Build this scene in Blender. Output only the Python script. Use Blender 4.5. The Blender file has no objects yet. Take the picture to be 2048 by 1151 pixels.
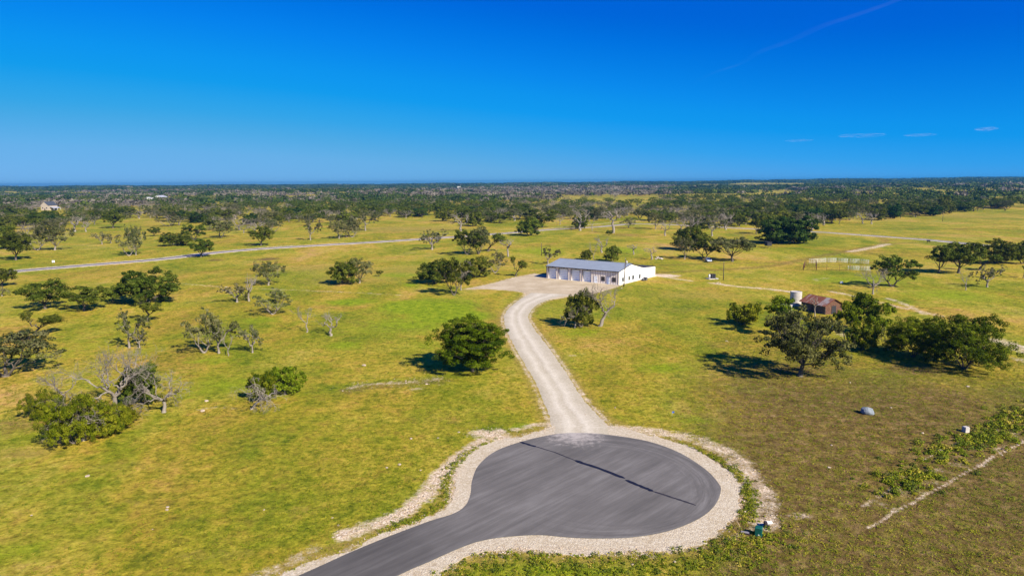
import bpy, bmesh, math, random
import numpy as np
from mathutils import Vector, Matrix
R = math.radians
scn = bpy.context.scene
col = scn.collection

HAZE = 9e-5; HZT = 52.0; HZB = -80.0
# ------------------------------------------------------------------ camera
FPX, CX, CY = 1384.0, 1024.0, 575.5            # focal length and centre in photo pixels (2048 wide)
CAMH = 32.0
PITCH = math.degrees(math.atan((CY - 364.0) / FPX))
ROLL = -0.40
cam_d = bpy.data.cameras.new('camera')
cam = bpy.data.objects.new('camera', cam_d)
col.objects.link(cam)
cam_d.sensor_width = 36
cam_d.lens = FPX / 2048 * 36
cam_d.clip_start = 0.5
cam_d.clip_end = 60000
CAMR = (Matrix.Rotation(R(90 - PITCH), 4, 'X') @ Matrix.Rotation(R(ROLL), 4, 'Z'))
cam.matrix_world = Matrix.Translation((0, 0, CAMH)) @ CAMR
scn.camera = cam
CR3 = np.array(CAMR.to_3x3())

# ------------------------------------------------------------------ world, sun, exposure
SUN_EL = 35.0
SUNV = Vector((0.65, -0.76, 0)).normalized()    # horizontal direction towards the sun
w = bpy.data.worlds.new('World')
scn.world = w
w.use_nodes = True
nt = w.node_tree
nt.nodes.clear()
sky = nt.nodes.new('ShaderNodeTexSky')
sky.sky_type = 'NISHITA'
sky.sun_disc = False
sky.sun_elevation = R(SUN_EL)
sky.sun_rotation = math.atan2(SUNV.x, SUNV.y)
sky.altitude = 300
sky.air_density = 1.0
sky.dust_density = 0.3
sky.ozone_density = 4.0
# a deep, polarised autumn blue: look the sky up a little above the horizon, then deepen each channel
tc = nt.nodes.new('ShaderNodeTexCoord')
va = nt.nodes.new('ShaderNodeVectorMath'); va.operation = 'ADD'; va.inputs[1].default_value = (0, 0, 0.12)
vn = nt.nodes.new('ShaderNodeVectorMath'); vn.operation = 'NORMALIZE'
nt.links.new(tc.outputs['Generated'], va.inputs[0]); nt.links.new(va.outputs[0], vn.inputs[0]); nt.links.new(vn.outputs[0], sky.inputs[0])
SKS = 0.085
sp = nt.nodes.new('ShaderNodeSeparateColor'); cbn = nt.nodes.new('ShaderNodeCombineColor')
nt.links.new(sky.outputs[0], sp.inputs[0])
def chan(i, stops):
    a = nt.nodes.new('ShaderNodeMath'); a.operation = 'MULTIPLY'; a.inputs[1].default_value = SKS
    nt.links.new(sp.outputs[i], a.inputs[0])
    c = nt.nodes.new('ShaderNodeValToRGB'); c.color_ramp.interpolation = 'EASE' if False else 'LINEAR'
    while len(c.color_ramp.elements) < len(stops): c.color_ramp.elements.new(.5)
    for el, (p, v) in zip(c.color_ramp.elements, stops): el.position = p; el.color = (v, v, v, 1)
    e = nt.nodes.new('ShaderNodeMath'); e.operation = 'DIVIDE'; e.inputs[1].default_value = SKS
    nt.links.new(a.outputs[0], c.inputs[0]); nt.links.new(c.outputs[0], e.inputs[0]); nt.links.new(e.outputs[0], cbn.inputs[i])
chan(0, [(.12, .0), (.175, .003), (.205, .018), (.262, .070), (.35, .105), (1.0, .15)])
chan(1, [(.10, .028), (.198, .066), (.235, .105), (.28, .150), (.34, .185), (.43, .222), (1.0, .33)])
chan(2, [(.20, .25), (.36, .355), (.44, .425), (.50, .435), (.61, .400), (1.0, .52)])
bg = nt.nodes.new('ShaderNodeBackground')
bg.inputs['Strength'].default_value = SKS
wo = nt.nodes.new('ShaderNodeOutputWorld')
nt.links.new(cbn.outputs[0], bg.inputs[0])
nt.links.new(bg.outputs[0], wo.inputs[0])
sl = bpy.data.lights.new('sun', 'SUN')
sl.energy = 4.6
sl.angle = R(0.5)
sl.color = (1.0, 0.90, 0.76)
so = bpy.data.objects.new('sun', sl)
col.objects.link(so)
sdir = Vector((SUNV.x * math.cos(R(SUN_EL)), SUNV.y * math.cos(R(SUN_EL)), math.sin(R(SUN_EL))))
so.rotation_euler = sdir.to_track_quat('Z', 'Y').to_euler()
so.location = (100, -100, 200)
scn.view_settings.view_transform = 'Standard'
scn.view_settings.look = 'None'
scn.view_settings.gamma = 1
scn.view_settings.exposure = 1.0
scn.render.engine = 'CYCLES'
scn.render.resolution_x = 1024
scn.render.resolution_y = 575
scn.cycles.max_bounces = 5
scn.cycles.diffuse_bounces = 2
scn.cycles.transparent_max_bounces = 12
scn.cycles.volume_bounces = 0

# ------------------------------------------------------------------ terrain height and pixel -> ground
def sstep(a, b, x):
    t = np.clip((x - a) / (b - a), 0, 1)
    return t * t * (3 - 2 * t)

def hgt(x, y):
    x = np.asarray(x, float); y = np.asarray(y, float)
    r = np.hypot(x, y)
    az = np.degrees(np.arctan2(x, np.maximum(y, 1e-3)))
    wgt = sstep(95, 300, r) * sstep(40, 110, np.hypot(x - 25, y - 230))
    und = 0.45 * np.sin(x / 37 + 1.3) * np.cos(y / 53 + .4) + 0.35 * np.sin((x + y) / 71 + 2) + .25 * np.sin((x - 1.7 * y) / 44)
    z = und * wgt
    far = sstep(650, 2200, r)
    z = z + far * (4.5 * np.sin(x / 310 + .6) * np.sin(y / 420 + .3) + 3 * np.sin((x * .7 + y) / 230))
    amp = 9 + 13 * sstep(0, 34, az) + 3 * sstep(-33, -36.5, az) + 2 * np.sin(az / 4.5 + 1)
    z = z + sstep(2600, 7500, r) * amp + sstep(2600, 6000, r) * (1.6 * np.sin(az * .8) + 1.2 * np.sin(az * 2.1 + 1))
    z = z - 25 * sstep(8700, 9600, r)
    z = z + sstep(700, 1800, r) * sstep(4, 22, az) * 4.5
    return z

def ray(px, py):
    d = CR3 @ np.array([(px - CX) / FPX, -(py - CY) / FPX, -1.0])
    return d

def at(px, py):
    d = ray(px, py)
    if d[2] > -1e-4: d[2] = -1e-4
    t = -CAMH / d[2]
    for _ in range(12):
        z = float(hgt(d[0] * t, d[1] * t))
        t = 0.5 * t + 0.5 * (CAMH - z) / -d[2]
    return np.array([d[0] * t, d[1] * t, float(hgt(d[0] * t, d[1] * t))])

def ppm(p):                                     # pixels (2048 wide) per metre at a world point
    v = CR3.T @ (np.asarray(p, float) - np.array([0, 0, CAMH]))
    return FPX / -v[2]

def smooth_line(pts, step, closed=False):
    """Catmull-Rom through the points, resampled at about step"""
    P = [np.asarray(p, float) for p in pts]
    n = len(P); out = []
    rng_ = range(n) if closed else range(n - 1)
    for i in rng_:
        p0 = P[(i - 1) % n] if (closed or i > 0) else P[0] * 2 - P[1]
        p1 = P[i]; p2 = P[(i + 1) % n]
        p3 = P[(i + 2) % n] if (closed or i + 2 < n) else P[-1] * 2 - P[-2]
        k = max(2, int(np.linalg.norm(p2 - p1) / step))
        for j in range(k):
            t = j / k
            out.append(.5 * ((2 * p1) + (-p0 + p2) * t + (2 * p0 - 5 * p1 + 4 * p2 - p3) * t * t + (-p0 + 3 * p1 - 3 * p2 + p3) * t ** 3))
    if not closed: out.append(P[-1])
    return np.array(out)

def dist_poly(X, Y, line):
    """distance from every (X,Y) to a 2-D polyline"""
    D = np.full(X.shape, 1e9)
    for a, b in zip(line[:-1], line[1:]):
        ab = b - a; L = max((ab ** 2).sum(), 1e-9)
        t = np.clip(((X - a[0]) * ab[0] + (Y - a[1]) * ab[1]) / L, 0, 1)
        D = np.minimum(D, np.hypot(X - a[0] - t * ab[0], Y - a[1] - t * ab[1]))
    return D

def in_poly(X, Y, poly):
    c = np.zeros(X.shape, bool)
    n = len(poly)
    for i in range(n):
        x1, y1 = poly[i][:2]; x2, y2 = poly[(i + 1) % n][:2]
        if abs(y2 - y1) < 1e-12: continue
        m = ((y1 > Y) != (y2 > Y)) & (X < (x2 - x1) * (Y - y1) / (y2 - y1) + x1)
        c ^= m
    return c

# ------------------------------------------------------------------ objects and materials helpers
def tag(o, label=None, cat=None, group=None, kind=None):
    if label: o['label'] = label
    if cat: o['category'] = cat
    if group: o['group'] = group
    if kind: o['kind'] = kind
    return o

def mesh_np(name, V, F, mats, mi=None, smooth=False, cols=None):
    """V (n,3), F (m,k) array or list of arrays of different k"""
    if not isinstance(F, list): F = [F]
    F = [np.asarray(f, np.int64) for f in F if len(f)]
    me = bpy.data.meshes.new(name)
    V = np.asarray(V, np.float32)
    me.vertices.add(len(V)); me.vertices.foreach_set('co', V.ravel())
    idx = np.concatenate([f.ravel() for f in F])
    tot = np.concatenate([np.full(len(f), f.shape[1]) for f in F])
    me.loops.add(len(idx)); me.loops.foreach_set('vertex_index', idx.astype(np.int32))
    me.polygons.add(len(tot))
    st = np.concatenate([[0], np.cumsum(tot)[:-1]]).astype(np.int32)
    me.polygons.foreach_set('loop_start', st)
    me.polygons.foreach_set('loop_total', tot.astype(np.int32))
    for m in mats: me.materials.append(m)
    if mi is not None: me.polygons.foreach_set('material_index', np.asarray(mi, np.int32))
    if smooth: me.polygons.foreach_set('use_smooth', np.ones(len(tot), bool))
    me.update(calc_edges=True)
    if cols is not None:
        a = me.attributes.new('tint', 'FLOAT', 'POINT')
        a.data.foreach_set('value', np.asarray(cols, np.float32))
    return me

def link(name, me, parent=None):
    o = bpy.data.objects.new(name, me)
    col.objects.link(o)
    if parent is not None: o.parent = parent
    return o

def empty(name, loc, rz=0):
    o = bpy.data.objects.new(name, None)
    o.empty_display_size = 0.3
    col.objects.link(o)
    o.location = loc; o.rotation_euler = (0, 0, rz)
    return o

class MB:
    """collects simple solids and links them as one mesh object"""
    def __init__(s): s.v = []; s.f = []; s.sm = []
    def poly(s, pts, faces, smooth=False):
        n = len(s.v); s.v += [tuple(p) for p in pts]
        s.f += [tuple(i + n for i in f) for f in faces]
        s.sm += [smooth] * len(faces)
        return s
    def box(s, c, d, rz=0, rx=0, ry=0):
        M = Matrix.Translation(c) @ Matrix.Rotation(rz, 4, 'Z') @ Matrix.Rotation(ry, 4, 'Y') @ Matrix.Rotation(rx, 4, 'X')
        p = [M @ Vector((x * d[0] / 2, y * d[1] / 2, z * d[2] / 2)) for x in (-1, 1) for y in (-1, 1) for z in (-1, 1)]
        return s.poly(p, [(0, 1, 3, 2), (4, 6, 7, 5), (0, 4, 5, 1), (2, 3, 7, 6), (0, 2, 6, 4), (1, 5, 7, 3)])
    def tube(s, p0, p1, r0, r1=None, n=10, cap=True):
        r1 = r0 if r1 is None else r1
        a = Vector(p0); b = Vector(p1); d = (b - a).normalized()
        q = d.to_track_quat('Z', 'Y').to_matrix()
        pts = [a + q @ Vector((r0 * math.cos(2 * math.pi * i / n), r0 * math.sin(2 * math.pi * i / n), 0)) for i in range(n)]
        pts += [b + q @ Vector((r1 * math.cos(2 * math.pi * i / n), r1 * math.sin(2 * math.pi * i / n), 0)) for i in range(n)]
        s.poly(pts, [(i, (i + 1) % n, n + (i + 1) % n, n + i) for i in range(n)], True)
        if cap:
            s.f.append(tuple(len(s.v) - 2 * n + i for i in reversed(range(n)))); s.sm.append(False)
            s.f.append(tuple(len(s.v) - n + i for i in range(n))); s.sm.append(False)
        return s
    def lathe(s, prof, n=24, c=(0, 0, 0)):
        m = len(prof); pts = []
        for r, z in prof:
            for i in range(n):
                a = 2 * math.pi * i / n
                pts.append((c[0] + r * math.cos(a), c[1] + r * math.sin(a), c[2] + z))
        fs = [(j * n + i, j * n + (i + 1) % n, (j + 1) * n + (i + 1) % n, (j + 1) * n + i) for j in range(m - 1) for i in range(n)]
        fs.append(tuple(range(n))[::-1]); fs.append(tuple((m - 1) * n + i for i in range(n)))
        return s.poly(pts, fs, False)
    def build(s, name, m, parent=None, bevel=0):
        me = bpy.data.meshes.new(name)
        me.from_pydata(s.v, [], s.f)
        me.polygons.foreach_set('use_smooth', s.sm)
        me.materials.append(m)
        me.update()
        o = link(name, me, parent)
        if bevel:
            b = o.modifiers.new('bevel', 'BEVEL'); b.width = bevel; b.segments = 2; b.limit_method = 'ANGLE'
        return o

class NT:
    def __init__(s, name, rough=.85):
        s.m = bpy.data.materials.new(name); s.m.use_nodes = True
        s.t = s.m.node_tree; s.p = s.t.nodes['Principled BSDF']
        s.p.inputs['Roughness'].default_value = rough
        s.p.inputs['Specular IOR Level'].default_value = 0.25
        s.co = s.n('ShaderNodeTexCoord')
    def n(s, t, **k):
        nd = s.t.nodes.new(t)
        for a, b in k.items(): setattr(nd, a, b)
        return nd
    def l(s, a, b): s.t.links.new(a, b)
    def noise(s, scale, detail=4, rough=.55, vec=None, stretch=None, dist=0):
        nd = s.n('ShaderNodeTexNoise')
        nd.inputs['Scale'].default_value = scale; nd.inputs['Detail'].default_value = detail
        nd.inputs['Roughness'].default_value = rough; nd.inputs['Distortion'].default_value = dist
        v = vec if vec is not None else s.co.outputs['Object']
        if stretch is not None:
            mp = s.n('ShaderNodeMapping')
            mp.inputs['Scale'].default_value = stretch[:3]
            if len(stretch) > 3:
                m0 = s.n('ShaderNodeMapping'); m0.inputs['Rotation'].default_value = (0, 0, -stretch[3]); s.l(v, m0.inputs['Vector']); v = m0.outputs[0]
            s.l(v, mp.inputs['Vector']); v = mp.outputs[0]
        s.l(v, nd.inputs['Vector'])
        return nd.outputs['Fac']
    def ramp(s, fac, stops, interp='LINEAR'):
        nd = s.n('ShaderNodeValToRGB'); cr = nd.color_ramp; cr.interpolation = interp
        while len(cr.elements) < len(stops): cr.elements.new(.5)
        for e, (p, c) in zip(cr.elements, stops):
            e.position = p
            e.color = (c, c, c, 1) if not hasattr(c, '__len__') else (*c, 1)
        s.l(fac, nd.inputs[0]); return nd.outputs[0]
    def mix(s, fac, a, b, mode='MIX'):
        nd = s.n('ShaderNodeMix', data_type='RGBA', blend_type=mode)
        for v, i in ((fac, 0), (a, 6), (b, 7)):
            if hasattr(v, 'links') or isinstance(v, bpy.types.NodeSocket): s.l(v, nd.inputs[i])
            elif i == 0: nd.inputs[0].default_value = v
            else: nd.inputs[i].default_value = (*v, 1)
        return nd.outputs[2]
    def math(s, op, a, b=None, c=None, clamp=False):
        nd = s.n('ShaderNodeMath', operation=op, use_clamp=clamp)
        for i, v in enumerate((a, b, c)):
            if v is None: continue
            if isinstance(v, bpy.types.NodeSocket): s.l(v, nd.inputs[i])
            else: nd.inputs[i].default_value = v
        return nd.outputs[0]
    def attr(s, name):
        nd = s.n('ShaderNodeAttribute', attribute_name=name); return nd.outputs['Fac']
    def bump(s, h, strength=.5, distance=.1, prev=None):
        nd = s.n('ShaderNodeBump'); nd.inputs['Strength'].default_value = strength
        nd.inputs['Distance'].default_value = distance; s.l(h, nd.inputs['Height'])
        if prev is not None: s.l(prev, nd.inputs['Normal'])
        return nd.outputs[0]
    def base(s, c):
        if isinstance(c, bpy.types.NodeSocket): s.l(c, s.p.inputs['Base Color'])
        else: s.p.inputs['Base Color'].default_value = (*c, 1)
        return s

def simple(name, c, rough=.7, metal=0, var=.12, scale=2.0, spec=.3, bump=0):
    k = NT(name, rough); k.p.inputs['Metallic'].default_value = metal
    k.p.inputs['Specular IOR Level'].default_value = spec
    n = k.noise(scale, 5, .65)
    lo = tuple(x * (1 - var * 1.6) for x in c); hi = tuple(min(x * (1 + var), .95) for x in c)
    k.base(k.ramp(n, [(.3, lo), (.7, hi)]))
    if bump: k.l(k.bump(k.noise(scale * 4, 4), bump, .02), k.p.inputs['Normal'])
    return k.m

# ------------------------------------------------------------------ road outlines (photo pixels -> ground)
asph_px = [(860,1042),(905,1028),(930,1012),(941,990),(945,960),(958,930),(990,903),(1040,884),(1100,870),(1140,866),(1190,867),(1250,874),(1305,885),(1360,906),(1410,938),(1438,968),(1441,985),(1430,1010),(1400,1036),(1340,1061),(1270,1074),(1200,1077),(1140,1075),(1080,1070),(1020,1073),(965,1081),(920,1096)]
A = [at(*p)[:2] for p in asph_px]
# the road arm towards the lower left, carried on beyond the frame
le = [at(*p)[:2] for p in ((600,1150),(700,1105),(780,1072))]
re = [at(*p)[:2] for p in ((850,1127),(800,1149))]
dl = (le[0] - le[2]); dl /= np.linalg.norm(dl)
asph_pts = A + re + [re[-1] + dl * 12, re[-1] + dl * 60] + [le[0] + dl * 60, le[0] + dl * 12] + le
ASPH = smooth_line(asph_pts, .5, True)
grav_px = [(770,1068),(850,1036),(890,1018),(902,995),(905,965),(918,935),(945,905),(985,884),(1050,868),(1095,856),(1120,830),(1180,830),(1230,852),(1300,870),(1370,890),(1425,918),(1465,950),(1482,985),(1475,1020),(1450,1055),(1395,1085),(1310,1102),(1200,1107),(1100,1104),(1020,1100),(960,1108),(900,1130),(880,1142)]
G = [at(*p)[:2] for p in grav_px]
gl = [le[0] + np.array([-1.0, .6]) * .9 + dl * k for k in (60, 12, 0)]
gr = [re[-1] + np.array([1.0, -.6]) * 1.5 + dl * k for k in (0, 12, 60)]
GRAV = smooth_line(G + gr + gl + [at(692,1100)[:2]], .6, True)
dr_px = [((1098,885),(1225,885)),((1095,862),(1232,860)),((1094,838),(1204,832)),((1080,800),(1172,797)),((1064,762),(1147,760)),((1046,730),(1124,725)),((1024,692),(1097,688)),((1009,660),(1075,660)),((1004,638),(1061,638)),((1009,622),(1063,624)),((1026,605),(1080,608)),((1042,594),(1110,597)),((1052,585),(1150,589))]
DRL = smooth_line([at(*a)[:2] for a, b in dr_px], 1.2)
DRR = smooth_line([at(*b)[:2] for a, b in dr_px], 1.2)
def resample(L, n):
    s = np.concatenate([[0], np.cumsum(np.linalg.norm(np.diff(L, axis=0), axis=1))]); q = np.linspace(0, s[-1], n)
    return np.stack([np.interp(q, s, L[:, i]) for i in range(2)], 1)
DRL = resample(DRL, 130); DRR = resample(DRR, 130)
apron_px = [(930,578),(960,572),(990,565),(1030,554),(1068,547),(1093,549),(1110,556),(1237,566),(1240,571),(1215,579),(1182,588),(1150,590),(1110,598),(1050,598),(1052,586),(1040,583),(1010,580),(970,578)]
APRON = np.array([at(*p)[:2] for p in apron_px])
far_l = [(-160,562),(0,545),(90,537),(200,528),(320,518),(430,505),(540,496),(660,489),(780,482),(900,474),(1000,467),(1100,459),(1200,453),(1262,447)]
far_r = [(1262,447),(1340,449),(1440,454),(1560,460),(1640,464),(1740,471),(1850,479),(1980,491),(2120,503)]
FAR = [smooth_line([at(*p)[:2] for p in far_l], 4), smooth_line([at(*p)[:2] for p in far_r], 4)]
CEN = np.array(at(1195, 962)[:2])               # middle of the turning circle

# ------------------------------------------------------------------ terrain mesh
rings = np.concatenate([[0.5, 12, 22], np.geomspace(32, 9600, 620)])
ang_f = np.radians(np.linspace(-42, 42, 620))
ang = np.concatenate([np.radians(np.linspace(-180, -43, 50)), ang_f, np.radians(np.linspace(43, 180, 50))])
RR, AA = np.meshgrid(rings, ang, indexing='ij')
TX = RR * np.sin(AA); TY = RR * np.cos(AA); TZ = hgt(TX, TY)
nr, na = RR.shape
V = np.stack([TX.ravel(), TY.ravel(), TZ.ravel()], 1)
ii, jj = np.meshgrid(np.arange(nr - 1), np.arange(na - 1), indexing='ij')
a0 = (ii * na + jj).ravel()
F = np.stack([a0, a0 + 1, a0 + na + 1, a0 + na], 1)[:, ::-1]

def line_mask(M, px, wid, amt, hard=.5, z=True):
    L = smooth_line([at(*p)[:2] for p in px], 3)
    c = L.mean(0); rad = np.linalg.norm(L - c, axis=1).max() + wid * 4
    sel = np.hypot(TX - c[0], TY - c[1]) < rad
    d = dist_poly(TX[sel], TY[sel], L)
    v = amt * np.clip(1 - (d - wid * hard) / (wid * 1.4), 0, 1)
    M[sel] = np.maximum(M[sel], v)
def blob(M, px, py, rx, ry, amt):
    c = at(px, py); e = at(px, py - ry); ww = rx / ppm(c); hh = max(abs(e[1] - c[1]), 2)
    v = amt * np.exp(-((TX - c[0]) / ww) ** 2 - ((TY - c[1]) / hh) ** 2)
    M[:] = np.maximum(M, v)

pale = np.zeros_like(TX); soil = np.zeros_like(TX); lush = np.zeros_like(TX); dry = np.zeros_like(TX)
left_spoil = [(1000,862),(965,882),(930,905),(895,935),(872,960),(858,985),(830,1006),(800,1030),(760,1045),(720,1058),(690,1070)]
right_spoil = [(1236,856),(1290,860),(1335,866),(1390,878),(1440,897),(1482,928),(1506,960),(1522,990),(1530,1020),(1524,1045)]
line_mask(pale, left_spoil, 1.1, .8); line_mask(pale, right_spoil, 1.5, .66)
line_mask(pale, [(960,866),(985,870),(1010,875)], 1.3, .8)
line_mask(pale, [(1030,858),(1060,852),(1092,846)], .8, .7)
line_mask(pale, [(1560,1035),(1600,1030),(1650,1030)], 1.0, .42)
line_mask(pale, [(1500,1060),(1440,1085),(1350,1104),(1300,1112)], .5, .5)
line_mask(pale, [(640,1082),(590,1120),(520,1151),(430,1190)], 1.0, .5)
line_mask(pale, [(340,565),(430,572),(520,577),(620,581),(730,586),(800,590)], 1.3, .5)
line_mask(pale, [(1300,550),(1338,551)], 3.5, .9)
line_mask(pale, [(1325,553),(1385,562)], 1.2, .65)
line_mask(pale, [(1425,566),(1470,572),(1530,577),(1590,584)], 1.6, .7)
line_mask(pale, [(1660,582),(1700,590),(1770,607),(1820,618),(1880,631)], 1.3, .62)
line_mask(pale, [(1775,596),(1810,608),(1850,628)], 1.1, .6)
line_mask(pale, [(2000,680),(2030,692),(2080,712)], 2.2, .66)
line_mask(pale, [(2030,715),(2080,735)], 1.2, .5)
line_mask(pale, [(1700,503),(1740,496),(1775,488)], 2.6, .66)
line_mask(pale, [(1280,536),(1300,531)], 2.0, .4)
line_mask(pale, [(1630,560),(1650,556)], 2, .45)
line_mask(pale, [(1670,660),(1690,672)], 1.3, .5)
line_mask(pale, [(1738,1053),(1768,1038),(1792,1019),(1822,1007),(1850,988),(1893,969),(1930,944),(1962,931),(1990,910),(2020,899),(2048,880),(2110,850)], .22, .68)
line_mask(pale, [(1725,1012),(1765,990),(1800,975)], .22, .66)
line_mask(pale, [(1848,918),(1885,898),(1915,886)], .22, .68)
line_mask(pale, [(1990,860),(2048,832),(2110,805)], .22, .55)
line_mask(pale, [(700,776),(740,768),(800,765),(880,757)], 1.1, .47)
line_mask(pale, [(400,820),(440,812),(480,818)], .8, .45)
line_mask(pale, [(800,782),(880,770)], .8, .45)
line_mask(pale, [(1760,1010),(1850,958),(1930,920),(2000,880),(2060,850)], 2.0, .36)
line_mask(soil, [(1700,1060),(1850,975),(1930,935),(2000,895),(2060,865)], 4.5, .6)
line_mask(pale, [(1140,710),(1165,708)], .8, .45)
for i, f in enumerate(FAR):
    d = np.full(TX.shape, 1e9); sel = (TY > 150) & (TY < 900)
    d[sel] = dist_poly(TX[sel], TY[sel], f)
    pale = np.maximum(pale, (.6 if i == 0 else .45) * np.clip(1 - (d - 4.5) / 4.5, 0, 1))
line_mask(pale, [(610,492),(560,493),(500,499)], 6, .55)
line_mask(pale, [(1080,458),(1180,449),(1290,440)], 4, .55)
line_mask(soil, [(1312,546),(1400,541),(1480,537),(1550,530),(1620,516),(1700,501),(1760,490),(1830,485),(1900,487)], 3.0, .50)
line_mask(soil, [(1765,490),(1768,478),(1745,469)], 3, .45)
line_mask(soil, [(1330,530),(1420,527),(1540,525)], 3, .45)
line_mask(soil, [(700,780),(740,772),(800,768),(880,760)], 2.0, .5)
line_mask(soil, [(1740,1058),(1790,1030),(1850,1000)], .8, .4)
line_mask(soil, [(800,598),(880,600),(960,612),(1000,640),(1015,660)], 3.0, .36)
line_mask(soil, [(700,640),(760,655),(830,660)], 3.0, .35)
line_mask(soil, [(100,850),(60,850),(20,848)], 3, .5)
azm = np.degrees(np.arctan2(TX, TY))
soil = np.maximum(soil, .70 * sstep(6, 22, azm) * (1 - sstep(105, 170, RR)))
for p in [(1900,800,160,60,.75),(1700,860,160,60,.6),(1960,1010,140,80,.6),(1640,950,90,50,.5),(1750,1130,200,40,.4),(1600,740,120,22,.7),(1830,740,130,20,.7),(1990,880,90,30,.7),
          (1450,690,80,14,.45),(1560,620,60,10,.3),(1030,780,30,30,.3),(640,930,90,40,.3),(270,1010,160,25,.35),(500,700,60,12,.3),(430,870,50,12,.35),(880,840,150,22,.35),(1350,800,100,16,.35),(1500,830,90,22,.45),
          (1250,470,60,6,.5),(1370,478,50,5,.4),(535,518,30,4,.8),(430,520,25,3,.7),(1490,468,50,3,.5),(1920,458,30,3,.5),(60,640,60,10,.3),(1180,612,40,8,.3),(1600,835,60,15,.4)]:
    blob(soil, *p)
# driveway and shoulder verges
dL = np.full(TX.shape, 1e9); sel = (RR < 260) & (RR > 40)
dL[sel] = np.minimum(dist_poly(TX[sel], TY[sel], DRL), dist_poly(TX[sel], TY[sel], DRR))
pale = np.maximum(pale, .62 * np.clip(1 - (dL - .1) / 1.0, 0, 1))
dG = np.full(TX.shape, 1e9); dG[sel] = dist_poly(TX[sel], TY[sel], np.vstack([GRAV, GRAV[:1]]))
pale = np.maximum(pale, .68 * np.clip(1 - dG / .9, 0, 1))
dry = np.maximum(dry, .75 * np.clip(1 - (dG - 1.2) / 2.2, 0, 1)); dry = np.maximum(dry, .6 * np.clip(1 - (dL - .8) / 1.8, 0, 1))
dAp = np.full(TX.shape, 1e9); s2 = (RR > 150) & (RR < 330)
dAp[s2] = dist_poly(TX[s2], TY[s2], np.vstack([APRON, APRON[:1]]))
pale = np.maximum(pale, .8 * np.clip(1 - dAp / 1.6, 0, 1))
dry = np.maximum(dry, .5 * np.clip(1 - (dAp - 1) / 6, 0, 1))
for p in [(60,905,90,14,.7),(330,700,80,10,.45),(250,930,200,20,.4),(600,1020,90,20,.45),(150,1030,160,24,.35),(420,1110,140,18,.5),(700,560,150,14,.6),(850,540,200,14,.6),(640,535,140,10,.6),(300,545,200,12,.4),(400,600,60,8,.5),
          (820,458,180,8,.7),(1300,680,80,10,.3),(1880,430,160,12,.55),(1750,440,80,5,.6),(1400,590,150,14,.55),(1350,620,120,10,.4),(1900,470,150,10,.45),(1150,640,40,14,.5),(1000,990,60,10,.4),(1200,1125,160,10,.5),(1520,1000,24,20,.5),(1470,1060,60,10,.5)]:
    blob(dry, *p)
for p in [(860,612,95,14,1.4),(900,632,80,12,1.4),(820,650,150,20,.6),(300,760,200,40,.35),(150,700,140,30,.35),(700,604,60,8,.75),(800,640,40,8,.55),(640,560,1,1,0),(800,549,45,5,.9),(855,538,30,4,.8),(822,568,16,5,.8),(760,555,20,4,.5),(420,720,70,12,.5),(300,700,50,14,.4),(450,770,90,22,.5),(380,790,50,14,.4),(690,690,50,10,.6),(850,690,60,14,.45),(520,640,60,8,.5),
          (1500,780,60,12,.6),(1400,840,60,10,.6),(1570,870,50,10,.6),(1640,985,50,14,.5),(1760,742,60,8,.5),(1900,1050,60,16,.5),(1700,1005,50,12,.55),(1990,960,40,10,.5),(1820,890,40,8,.45),(1450,930,30,10,.5),(1280,560,50,3,.3),(1160,665,80,14,.5),(1330,735,80,14,.6),(1380,570,100,8,.4),(1100,690,40,14,.25),(1480,720,70,12,.5),(1960,860,70,20,.85),(2030,830,50,22,.85),(1840,945,44,12,.8),(1530,1080,60,20,.6),(1150,1135,200,14,.6),(1400,1110,120,12,.6),
          (1340,880,50,7,.6),(1420,905,40,9,.6),(1480,960,18,24,.5),(925,950,12,30,.6),(870,1000,30,16,.5),(700,1075,60,10,.5),(1640,1060,90,20,.4),(1040,852,30,6,.5),(1080,500,70,10,.5),(1250,500,60,8,.5),(1180,520,60,8,.4),(1700,560,150,14,.5),(1900,590,120,16,.55),(100,870,80,12,.5),(40,1100,90,30,.4)]:
    blob(lush, *p)

k = NT('grassland', .95)
k.p.inputs['Specular IOR Level'].default_value = .08
n1 = k.noise(.018, 4, .6, dist=.6, stretch=(1, .55, 1)); n2 = k.noise(.11, 5, .62, dist=.4, stretch=(1, .6, 1)); n3 = k.noise(.9, 6, .68); n4 = k.noise(4.5, 5, .75)
mixn = k.math('ADD', k.math('MULTIPLY', n1, .45), k.math('ADD', k.math('MULTIPLY', n2, .35), k.math('MULTIPLY', n3, .2)))
grass = k.ramp(mixn, [(.35, (.125, .150, .012)), (.42, (.195, .200, .014)), (.48, (.270, .240, .020)), (.54, (.355, .285, .036)), (.61, (.40, .295, .070))])
t3 = k.ramp(n3, [(.30, .55), (.5, 1.0), (.72, 1.25)])
grass = k.mix(1.0, grass, t3, 'MULTIPLY')
n5 = k.noise(2.2, 6, .8, stretch=(1, 1, 1, .6))
t4 = k.ramp(n5, [(.35, .42), (.45, .93), (.62, 1.28)])
grass = k.mix(1.0, grass, t4, 'MULTIPLY')
n7 = k.noise(.032, 4, .6, dist=1.2, stretch=(1, .7, 1, .3))
grass = k.mix(1.0, grass, k.ramp(n7, [(.36, (.70, .86, .55)), (.47, (.95, 1.0, .85)), (.55, (1.08, 1.0, 1.0)), (.66, (1.04, .88, 1.25))]), 'MULTIPLY')
n6 = k.noise(.38, 5, .7, stretch=(1, .8, 1, .5))
grass = k.mix(1.0, grass, k.ramp(n6, [(.34, (.48, .62, .40)), (.43, (.86, .93, .75)), (.53, (1.04, 1.02, 1.0)), (.62, (1.04, .92, 1.2)), (.7, (.84, .72, 1.0))]), 'MULTIPLY')
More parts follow.
